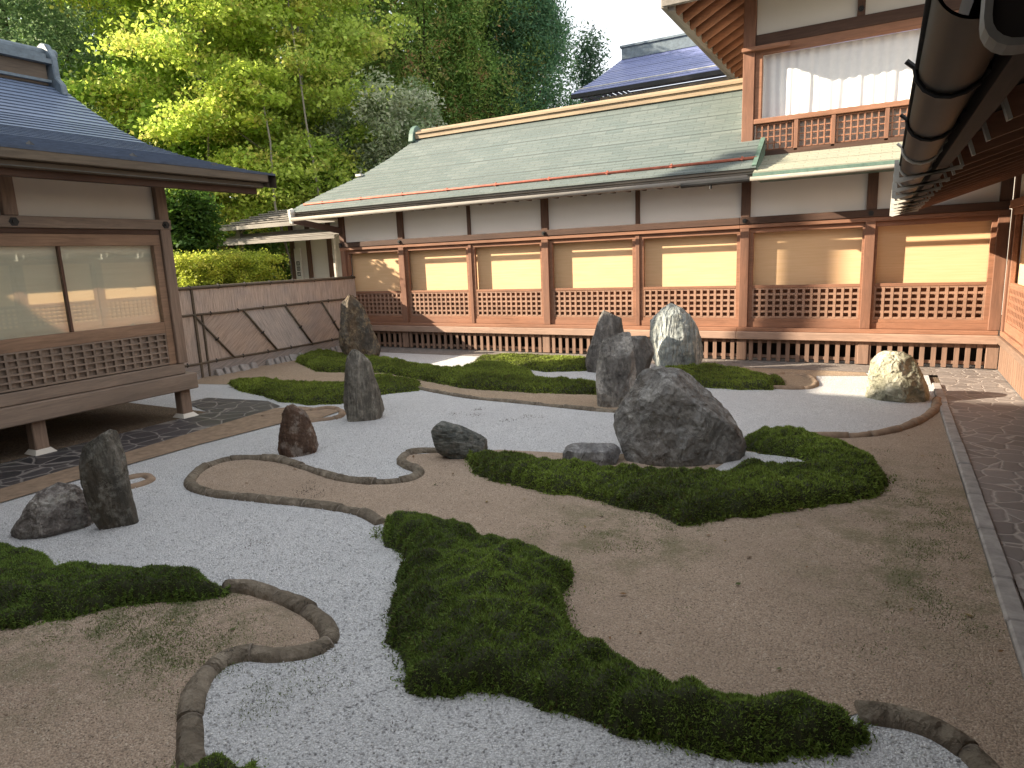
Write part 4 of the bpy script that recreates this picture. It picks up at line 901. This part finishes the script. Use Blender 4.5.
# lower panels between the diagonals
dg = [((a[0], zt), (c[0], zb)) for a, c in GEO['fence_diag']]
edges = [((5.6, zt), (5.6, zb))] + dg + [((12.28, zt), (12.28, zb))]
for i, ((a0, z0), (a1, z1)) in enumerate(edges[:-1]):
    (c0, _), (c1, _) = edges[i+1]
    MB().prism([(a0, zt-.001), (c0, zt-.001), (c1, zb), (a1, zb)], 'x', FX-.025, FX+.015).build('lower_panel', (bm_v, bm_d, bm_g, bm_d, bm_v)[i % 5], fen)
bamboo = M['wy']
for z, y0 in ((zt, 5.6), (zb, 5.6), (1.685, 5.6)):
    b = MB(); N = 9; b.tube([(FX+.035, y0+(12.26-y0)*k/N, z+random.uniform(-.008,.008)) for k in range(N+1)], .021 if z < 1.6 else .032, 8); b.build('rail', M['fy'], fen, smooth=True)
for (a0, z0), (a1, z1) in dg:
    MB().tube([(FX+.04, a0, z0), (FX+.04, a1, z1)], .02, 8).build('brace', M['fy'], fen, smooth=True)
b = MB()
for y in np.arange(7.6, 12.2, .62):
    for z in (zt, zb): b.tube([(FX+.03, y, z-.035), (FX+.06, y, z), (FX+.03, y, z+.035)], .012, 6)
    b.tube([(FX+.03, y+.25, 1.65), (FX+.07, y+.25, 1.69), (FX+.0, y+.25, 1.73)], .014, 6)
for (a0, z0), (a1, z1) in dg: m_ = .55; y = a0+(a1-a0)*m_; z = z0+(z1-z0)*m_; b.tube([(FX+.04, y-.04, z-.02), (FX+.07, y, z), (FX+.04, y+.04, z+.02)], .014, 6)
b.build('rope_tie', M['iron'], fen)
MB().box(FX-.05, FX+.03, 5.6, 12.28, 0, zb-.002).build('base_wall', brushmat('fence_base', (.34,.29,.26), 1.2), fen)
MB().box(FX-.02, FX+.05, 7.86, 7.90, .0, 1.66).build('post', M['fy'], fen); MB().box(FX-.02, FX+.05, 8.02, 8.05, .0, zt).build('post', M['fy'], fen)
b = MB(); y = 6.0
while y < 11.9:
    L = random.uniform(.12, .3)
    if random.random() < .45:
        y += L; continue
    b = MB(); b.add([(FX+.04,y,0),(FX+.16+random.uniform(-.03,.05),y,0),(FX+.14,y+L*.9,0),(FX+.04,y+L*.9,0),(FX+.05,y+.02,.09+random.uniform(0,.07)),(FX+.10,y+.02,.08+random.uniform(0,.05)),(FX+.09,y+L*.8,.08+random.uniform(0,.06)),(FX+.05,y+L*.8,.1)], [(0,1,5,4),(1,2,6,5),(2,3,7,6),(3,0,4,7),(4,5,6,7)]); y += L
    b.build('base_stone', M['kerb'], fen, bevel=.012)

# ------------------------------------------------------------------ annex behind the fence
ann = thing('annex', 'small white-walled annex with layered grey plank eaves behind the fence', 'building', (-15, 15, 0))
AY = 14.0
MB().box(-15.05,-11.7,AY,AY+.1,0,3.3).build('wall_panel', M['plaster_w'], ann)
for x in (-15.0,-14.35,-13.55,-12.75): MB().box(x-.07,x+.07,AY-.05,AY+.1,0,3.2).build('post', M['wz'], ann)
MB().box(-13.0,-12.93,AY-.5,AY-.43,0,2.7).build('downpipe', M['bracket'], ann)
b = MB()
for k in range(6): b.box(-17.35+k*.05,-12.3,AY-1.1+k*.17,AY-.9+k*.17,2.72+k*.05,2.75+k*.05)
b.box(-17.3,-12.3,AY-1.12,AY-1.05,2.66,2.73); b.build('lower_eave', M['cx'], ann)
b = MB()
for k in range(7): b.box(-17.3+k*.18,-12.0,AY-.9+k*.2,AY-.66+k*.2,3.16+k*.075,3.195+k*.075)
b.box(-17.25,-12.0,AY-.95,AY-.88,3.08,3.17); b.build('upper_eave', M['cx'], ann)
b = MB(); b.box(-16.6,-16.45,AY-.6,AY-.5,0,3.2); b.beam((-16.9,AY-.55,2.75),(-16.3,AY-.55,3.1),.05,.05); b.build('eave_support', M['cx'], ann)
sg = thing('notice_board', 'narrow white notice board with dark marks on the white annex wall', 'sign', (-14.75, AY-.06, 2))
MB().box(-14.90,-14.66,AY-.07,AY-.02,1.6,2.5).build('board', M['plaster_w'], sg)
b = MB()
for k in range(3):
    z = 2.12-.15*k
    b.box(-14.84,-14.72,AY-.078,AY-.071,z,z+.018); b.box(-14.84,-14.72,AY-.078,AY-.071,z-.1,z-.082); b.box(-14.84,-14.822,AY-.078,AY-.071,z-.1,z+.018); b.box(-14.738,-14.72,AY-.078,AY-.071,z-.1,z+.018); b.box(-14.79,-14.775,AY-.078,AY-.071,z-.1,z+.018)
b.build('lettering', M['iron'], sg)
ag = thing('stone_lantern', 'small brown stone lantern top poking out of the clipped hedge', 'lantern', (-17.0, 13.2, 0))
MB().box(-17.1,-16.85,13.1,13.35,1.6,2.62).build('shaft', M['edge'], ag, bevel=.03); MB().box(-17.2,-16.75,13.0,13.45,2.62,2.72).build('cap', M['edge'], ag, bevel=.03)

# ------------------------------------------------------------------ far blue-roofed building
fb = thing('blue_roofed_hall', 'distant hall with a violet-blue tiled roof above the corridor ridge', 'building', (-2, 23, 0))
b = MB(); rows = course_rows([(20.4,6.95,-8.95),(21.4,7.5,-8.55),(23.2,8.5,-8.2)], 16)
for i in range(16):
    y0,z0,x0 = rows[i]; y1,z1,x1 = rows[i+1]; b.quad((x0,y0,z0+.02),(8,y0,z0+.02),(8,y1,z1),(x1,y1,z1)); b.quad((x0,y0,z0-.01),(8,y0,z0-.01),(8,y0,z0+.02),(x0,y0,z0+.02))
    b.quad((x0,46.4-y0,z0+.02),(x0,y0,z0+.02),(x1,y1,z1),(x1,46.4-y1,z1)); b.quad((8,46.4-y0,z0+.02),(x0,46.4-y0,z0+.02),(x1,46.4-y1,z1),(8,46.4-y1,z1))
fr = b.build('roof', M['roof_bx'], fb)
b = MB(); b.box(-8.2,8,23.0,23.4,8.42,8.78); b.box(-8.25,8,22.95,23.45,8.785,8.85); b.build('ridge', M['ridge_b'], fr)
b = MB(); b.box(-8.95,8,20.36,20.5,6.82,6.94); b.build('eave_fascia', M['iron'], fr)
b = MB(); b.tube([(-8.8,20.6,7.12),(8,20.6,7.12)], .02, 6); b.build('snow_guard', M['bracket'], fr)
MB().box(-8.3,8,21.2,25.2,0,6.9).build('wall', M['plaster_l'], fb)
MB().box(-8.0,-7.5,21.15,21.21,6.2,6.75).build('window', M['iron'], fb)

# ------------------------------------------------------------------ trees
def leaves(centers, n, spread, size, cols, seed, up=.3, flat_=1.0, aspect=.55, spots=None):
    """n leaf quads scattered round random centres; cols = list of (colour, weight)"""
    r = np.random.default_rng(seed); C = np.asarray(centers); k = r.integers(0, len(C), n)
    off = r.normal(0, 1, (n,3)); off *= np.array([1,1,flat_])*spread; p = C[k]+off
    nrm = r.normal(0, 1, (n,3)); nrm[:,2] = np.abs(nrm[:,2])*(1-up)+up*1.6; nrm /= np.linalg.norm(nrm, axis=1)[:,None]
    a = np.cross(nrm, r.normal(0, 1, (n,3))); a /= np.linalg.norm(a, axis=1)[:,None]; c = np.cross(nrm, a)
    s = size*r.uniform(.55, 1.3, (n,1)); a *= s; c *= s*aspect
    q = np.stack([p-a, p-c*.9, p+a, p+c*.9], 1).reshape(-1, 3)
    w = np.array([x[1] for x in cols], float); ci = r.choice(len(cols), len(C), p=w/w.sum()); base = np.array([x[0] for x in cols])[ci][k]
    t = base*(1+.22*r.normal(0, 1, (n,1)).clip(-2,2)); return q, np.repeat(np.clip(t, .004, 1), 4, 0)
def lobes(spec, per, seed, shell=.55, flat_=1.0):
    r = np.random.default_rng(seed); out = []
    for (x,y,z,rx,ry,rz) in spec:
        d = r.normal(0, 1, (per,3)); d /= np.linalg.norm(d, axis=1)[:,None]; rad = shell+(1-shell)*r.random((per,1))**.5
        out.append(np.array([x,y,z])+d*rad*np.array([rx,ry,rz])*r.uniform(.85,1.12,(per,1)))
    return np.concatenate(out)
def trunk(par, base, top, r0, r1, branches, mat, seed, bend=.3):
    r = random.Random(seed); b = MB(); a = Vector(base); c = Vector(top); N = 8; pts = []; R = []
    for i in range(N+1):
        t_ = i/N; p = a.lerp(c, t_)+Vector((r.uniform(-1,1), r.uniform(-1,1), 0))*bend*math.sin(PI*t_)*.5; pts.append(p); R.append(r0+(r1-r0)*t_)
    b.tube(pts, R, 10)
    for q in branches:
        q = Vector(q); t_ = min(.9, max(.25, (q.z-a.z)/max(.1, (c.z-a.z))-.18)); s = pts[int(t_*N)]
        m_ = s.lerp(q, .5)+Vector((0,0,.12*(q-s).length)); rr = R[int(t_*N)]*.5; b.tube([s, m_, q], [rr, rr*.65, rr*.25], 7)
    b.build('trunk', mat, par, smooth=True)
def tree(name, label, cat, base, top, r0, spec, per, n, spread, size, cols, seed, group, bark='bark', flat_=.7, shell=.55, up=.3, aspect=.55, bend=.3, mat='leaf'):
    t = thing(name, label, cat, base, group); C = lobes(spec, per, seed, shell)
    C = C[C[:,2] > base[2]+.2]
    q, tint = leaves(C, n, spread, size, cols, seed+1, up, flat_, aspect)
    np_mesh('crown', M[mat], q, 4, tint, t)
    rr = random.Random(seed); trunk(t, base, top, r0, r0*.25, [tuple(x[:3]) for x in rr.sample(spec, min(7, len(spec)))], M[bark], seed, bend)
    return t
rs = random.Random(5)
MAPLE = [((.58,.68,.12), 4), ((.50,.63,.11), 4), ((.66,.64,.16), 2), ((.40,.55,.10), 2)]
def layered(cx, cy, z0, z1, R, n, seed):
    r = random.Random(seed); sp = []
    for i in range(n):
        z = z0+(z1-z0)*(i+.5)/n; k = r.random(); a = r.uniform(0, 2*PI); rad = R*math.sqrt(r.random())*(1-.35*abs((z-z0)/(z1-z0)-.45))
        sp.append((cx+rad*math.cos(a), cy+rad*math.sin(a), z, r.uniform(.7,1.5), r.uniform(.7,1.5), r.uniform(.22,.42)))
    return sp
tree('maple_tree', 'bright yellow-green maple in full sun above the pavilion roof', 'tree', (-19.6,14.9,0), (-19.5,15.1,10), .16, layered(-19.5,15.1,3.2,14.5,3.5,84,1), 24, 84000, .30, .068, MAPLE, 11, 'trees behind the garden', 'bark_p', .4, .2, .2, .75)
tree('maple_tree', 'lighter maple in front of the dark conifers, left of the corridor roof', 'tree', (-17.3,17.2,0), (-17.2,17.2,10), .15, layered(-17.4,17.0,3.3,12.5,3.0,66,2), 24, 76000, .30, .072, [((.56,.66,.13), 4), ((.48,.60,.12), 4), ((.62,.61,.16), 2), ((.36,.50,.10), 2)], 21, 'trees behind the garden', 'bark_p', .4, .2, .2, .75)
tree('maple_tree', 'deep green maple further back between the two bright maples and the shade', 'tree', (-22,15.5,0), (-22,16,11), .2, layered(-21.8,15.6,4.5,14,3.4,40,3), 26, 34000, .3, .1, [((.36,.55,.10), 4), ((.44,.60,.11), 3), ((.28,.44,.08), 2)], 31, 'trees behind the garden', 'bark', .45, .2, .2, .75)
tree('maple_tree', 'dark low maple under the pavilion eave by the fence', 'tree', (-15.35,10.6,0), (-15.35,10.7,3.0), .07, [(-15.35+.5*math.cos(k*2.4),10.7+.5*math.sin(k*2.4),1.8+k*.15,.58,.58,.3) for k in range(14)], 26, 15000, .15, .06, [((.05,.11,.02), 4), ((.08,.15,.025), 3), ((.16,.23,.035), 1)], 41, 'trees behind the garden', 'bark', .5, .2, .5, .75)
# conifers
def cone(cx, cy, z0, z1, R, n, seed, pw=.75):
    r = random.Random(seed); sp = []
    for i in range(n):
        t_ = (i+r.random())/n; z = z0+(z1-z0)*t_; rad = R*(1-t_)**pw; a = r.uniform(0, 2*PI); q = rad*r.uniform(.55,1.0); s = .45+.55*(1-t_)
        sp.append((cx+q*math.cos(a), cy+q*math.sin(a), z, .9*s+.2, .9*s+.2, .75*s+.25))
    return sp
CON = [((.20,.34,.09), 5), ((.27,.41,.10), 4), ((.38,.46,.12), 3), ((.44,.38,.14), 1), ((.46,.28,.13), .6)]
for i, (x, y, h, R, lab) in enumerate([(-17.5,24.5,19,3.4,'tall dense conifer with brownish tips, leftmost behind the corridor roof'), (-15.6,26.3,21,3.0,'tall dense conifer in the middle of the dark row behind the corridor roof'), (-14.1,27.2,20,2.2,'tall blue-green conifer at the right end of the dark row, against the sky'), (-20.6,22.5,18,3.4,'tall shaded conifer rising behind the lighter maple')]):
    cc = CON if i != 2 else [((.11,.23,.12), 5), ((.16,.29,.14), 4), ((.22,.35,.15), 2)]
    tree('conifer_tree', lab, 'tree', (x,y,0), (x,y,h*.55), .3, cone(x,y,2.5,h,R,170,50+i,.5), 20, 115000, .22, .088, cc, 60+i, 'trees behind the garden', 'bark', 1.2, .5, .15, .35, .1)
tree('conifer_tree', 'thin small-topped cedar standing alone against the pale sky', 'tree', (-12.6,31,0), (-12.6,31,11.2), .12, cone(-12.6,31,5,11.8,.75,46,70,.7), 10, 8000, .22, .11, [((.09,.17,.10), 3), ((.13,.21,.12), 2)], 71, 'trees behind the garden', 'bark', 1.1, .3, .15, .35, .05)
for i, (x, y, h, R, lab) in enumerate([(-25,12.2,17,3.0,'grey-green cedar at the top left corner with sky showing through'), (-27.5,17.5,19,3.4,'grey-green cedar behind the pavilion ridge, right of the corner one')]):
    tree('conifer_tree', lab, 'tree', (x,y,0), (x,y,h), .4, cone(x,y,2,h,R,120,80+i,.5), 16, 60000, .28, .10, [((.24,.35,.17), 4), ((.31,.42,.21), 4), ((.17,.27,.13), 3)], 83+i, 'trees behind the garden', 'bark', 1.0, .5, .2, .4, .1)
tree('camellia_tree', 'grey-green glossy broadleaf tree just left of the corridor roof ridge', 'tree', (-14.2,17.6,0), (-14.2,17.6,5), .14, [(-14.6+rs.uniform(-2.2,1.5),17.6+rs.uniform(-1,1),rs.uniform(3.0,7.0),.85,.85,.7) for _ in range(34)], 26, 40000, .16, .075, [((.42,.47,.29), 3), ((.58,.61,.44), 3), ((.26,.34,.17), 4)], 91, 'trees behind the garden', 'bark', 1, .5, .3, .5)
# slender pale trunks
for i, (x0,y0,x1,y1,h,lab) in enumerate([(-15.4,14.4,-16.1,14.4,7.5,'slender pale sapling trunk leaning left beside the corridor eave'), (-14.6,15.3,-15.9,15.6,10,'slender pale sapling trunk leaning left, second from the corridor eave')]):
    t = thing('sapling', lab, 'tree', (x0,y0,0), 'saplings beside the corridor')
    trunk(t, (x0,y0,0), (x1,y1,h), .045, .02, [], M['bark_p'], 95+i, .25)
    C = lobes([(x1,y1,h,.7,.7,.25),(x1+.3,y1,h-.7,.6,.6,.2),(x1-.4,y1,h-1.3,.6,.6,.2)], 14, 97+i); q, tint = leaves(C, 1500, .16, .08, MAPLE, 98+i, .6, .4, .75); np_mesh('crown', M['leaf'], q, 4, tint, t)
# clipped hedge behind the fence
r = np.random.default_rng(5)
t = thing('hedge', 'sunlit yellow-green clipped hedge behind the brushwood fence', 'hedge', (-14.5, 11.5, 0))
C = np.stack([r.uniform(-18.5,-13.5,1500), r.uniform(9.4,12.35,1500), np.zeros(1500)], 1); C[:,2] = 2.2+.10*(-13.2-C[:,0])+.10*smooth_noise(C[:,0], C[:,1], 1.6, 4)-r.random(1500)**2*1.2
q, tint = leaves(C, 90000, .10, .034, [((.46,.52,.075), 4), ((.38,.46,.065), 4), ((.54,.54,.10), 2)], 6, .5, .6, .6); np_mesh('foliage', M['leaf'], q, 4, tint, t)
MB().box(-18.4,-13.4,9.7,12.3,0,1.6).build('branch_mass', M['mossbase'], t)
# wooded slope behind everything
b = MB(); N = 30; V = []; F = []
for j in range(8):
    for i in range(N):
        a = math.radians(-74+i*2.7); d = 34+j*5; V.append((d*math.sin(a), d*math.cos(a), (-.5+j*1.1 if a < math.radians(-25) else -.5+j*.12)+noise.noise(Vector((i*.4,j*.5,1)))*.5))
F = [(j*N+i, j*N+i+1, (j+1)*N+i+1, (j+1)*N+i) for j in range(7) for i in range(N-1)]
b.add(V, F); struct(b.build('hillside', M['mossbase'], smooth=True))
sp = np.array([(d*math.sin(a), d*math.cos(a), z) for a, d, z in zip(np.radians(r.uniform(-70,-26,2600)), r.uniform(33,46,2600), r.random(2600)**1.3*17+.5)])
q, tint = leaves(sp, 80000, .5, .22, [((.16,.28,.08), 4), ((.24,.37,.10), 3), ((.32,.45,.12), 2)], 16, .2, .9, .6)
o = np_mesh('distant_woodland', M['leaf'], q, 4, tint); tag(o, 'dark green woodland on the slope behind the trees', 'woodland', None, 'stuff')

# ------------------------------------------------------------------ small ground growth and litter
def blades(name, label, cat, pts, L, col, seed):
    r = np.random.default_rng(seed); n = len(pts); p = np.c_[pts, np.full(n, .004)]; d = r.normal(0, .5, (n,3))+np.array([0,0,.7]); d /= np.linalg.norm(d, axis=1)[:,None]
    s = np.cross(d, r.normal(0,1,(n,3))); s /= np.linalg.norm(s, axis=1)[:,None]; ln = L*r.uniform(.5,1.4,(n,1)); tri = np.stack([p-s*L*.16, p+s*L*.16, p+d*ln], 1).reshape(-1,3)
    t_ = np.array(col)*(1+.3*r.normal(0,1,(n,1)).clip(-2,2)); o = np_mesh(name, M['mossleaf'], tri, 3, np.repeat(np.clip(t_, .005, 1), 3, 0)); tag(o, label, cat, None, 'stuff')
def scatter(specs, seed):
    r = np.random.default_rng(seed); out = []
    for (x, y, sx, sy, n) in specs:
        c = r.normal(0, 1, (max(4, n//40), 2))*[sx, sy]+[x, y]; k = r.integers(0, len(c), n); out.append(c[k]+r.normal(0, .05, (n,2)))
    return np.concatenate(out)
blades('grass', 'sparse short green growth creeping over the brown gravel', 'ground cover', scatter([(-1.5,4.3,.3,.35,1500), (.35,5.4,.16,.7,2200), (.3,4.2,.12,.35,1000), (-3.5,1.95,.4,.2,6500), (-2.4,1.9,.1,.2,500)], 3), .014, (.14,.18,.055), 4)
blades('fallen_needles', 'scattered brown needles and leaf crumbs lying on the white gravel', 'litter', np.concatenate([scatter([(-4.4,4.05,.1,.05,120), (-3.7,2.9,.5,.5,50), (-5,4,.8,.8,200), (-2.3,2.3,.4,.2,30), (-4.6,7.0,.5,.25,160), (-3.9,7.2,.1,.05,80)], 5)]), .016, (.10,.07,.05), 6)

r = np.random.default_rng(77); q = np.c_[r.uniform(-7,.6,900), r.uniform(1.3,8.5,900), r.uniform(.012,.022,900)]; q = q[(poly_dist(q[:,0], q[:,1], GEO['bedA']) > .03) | (poly_dist(q[:,0], q[:,1], GEO['bedB']) > .03)][:70]; n = len(q); a = r.uniform(0,2*PI,n); L_ = r.uniform(.012,.026,n)[:,None]
d = np.c_[np.cos(a), np.sin(a), r.uniform(-.3,.3,n)]*L_; s_ = np.c_[-np.sin(a), np.cos(a), r.uniform(-.4,.4,n)]*L_*.5; qq = np.stack([q-d, q-s_, q+d, q+s_], 1).reshape(-1,3)
tag(np_mesh('fallen_leaves', M['mossleaf'], qq, 4, np.repeat(np.array([(.20,.11,.05),(.12,.075,.04),(.28,.2,.08),(.10,.12,.04)])[r.integers(0,4,n)]*r.uniform(.6,1.2,(n,1)), 4, 0)), 'small dry brown leaves scattered over the gravel beds', 'leaf litter', None, 'stuff')
def pebbles(name, label, pts, lo, hi, cols, seed):
    r = np.random.default_rng(seed); n = len(pts); O = np.array([[1,0,0],[0,1,0],[-1,0,0],[0,-1,0],[0,0,.7],[0,0,-.7]]); T = [(0,1,4),(1,2,4),(2,3,4),(3,0,4)]
    s = r.uniform(lo, hi, (n,1,1))*r.uniform(.6,1.3,(n,1,3)); a = r.uniform(0,2*PI,n); ca, sa = np.cos(a)[:,None], np.sin(a)[:,None]
    V = O[None]*s; x = V[:,:,0]*ca-V[:,:,1]*sa; y = V[:,:,0]*sa+V[:,:,1]*ca; V = np.stack([x+pts[:,0:1], y+pts[:,1:2], V[:,:,2]+.004], -1)
    tri = V[:, np.array(T).ravel()].reshape(-1,3); c = np.array(cols)[r.integers(0,len(cols),n)]*r.uniform(.7,1.15,(n,1)); o = np_mesh(name, M['mossleaf'], tri, 3, np.repeat(c, 12, 0)); tag(o, label, 'gravel', None, 'stuff')
r = np.random.default_rng(44); q = np.c_[r.uniform(-6.5,.4,60000), 1.2+6*r.random(60000)**1.5]; dA = poly_dist(q[:,0], q[:,1], GEO['bedA']); dB = poly_dist(q[:,0], q[:,1], GEO['bedB'])
w_ = (dA < -.02) & (dB < -.02) & (q[:,0] > -6.3); pebbles('loose_gravel', 'loose white pebbles lying on the raked white gravel', q[w_][:16000], .004, .008, [(.62,.62,.63),(.45,.45,.46),(.75,.75,.74),(.52,.52,.53)], 45)
w_ = (dA > .02) | (dB > .02); pebbles('loose_grit', 'loose brown and pale grit on the brown gravel beds', q[w_][:16000], .003, .006, [(.36,.28,.21),(.2,.15,.11),(.5,.43,.35),(.28,.2,.15)], 46)
# ------------------------------------------------------------------ unseen buildings outside the frame, put in to shade the court
hall = thing('shade_hall', 'tall unseen hall added beyond the left edge to shade the court', 'building', (-19, -6, 0))  # unseen hall added as a shade caster, roof shaped for its shadow edge
MB().box(-25,-9.5,-14,.0,0,5.5).build('wall', M['plaster_l'], hall)
HZ = 9.22
MB().prism([(-15.5,5.6),(1.4,5.6),(.5,HZ),(-1.2,HZ+.5),(-7,13.5),(-14,9)], 'x', -27, -8.4).build('roof', M['roof_b'], hall)
ch = thing('shade_chimney', 'unseen chimney made up beyond the left edge to shade one bay', 'chimney', (-19.7, 3.25, 0))  # made-up shaft, sized to throw the dark upright shadow on one bay
MB().box(-19.9,-19.5,3.1,3.4,0,12.25).build('shaft', M['plaster'], ch); MB().box(-19.95,-19.45,3.05,3.45,12.252,12.33).build('cap', M['iron'], ch)
vh = thing('viewing_hall', 'timber hall with a deep eave behind the viewer on the south side of the court', 'building', (-3, -2, 0))
MB().box(-7.0,1.4,-4,-1.0,0,6).build('wall', M['plaster_l'], vh); MB().box(-7.2,1.4,-.99,-.2,.3,.45).build('veranda', M['ey'], vh)
MB().prism([(-4.2,6.2),(-.9,3.45),(.15,3.05),(.15,3.18),(-.9,3.62),(-4.2,6.5)], 'x', -7.4, 1.4).build('roof', M['roof_b'], vh)
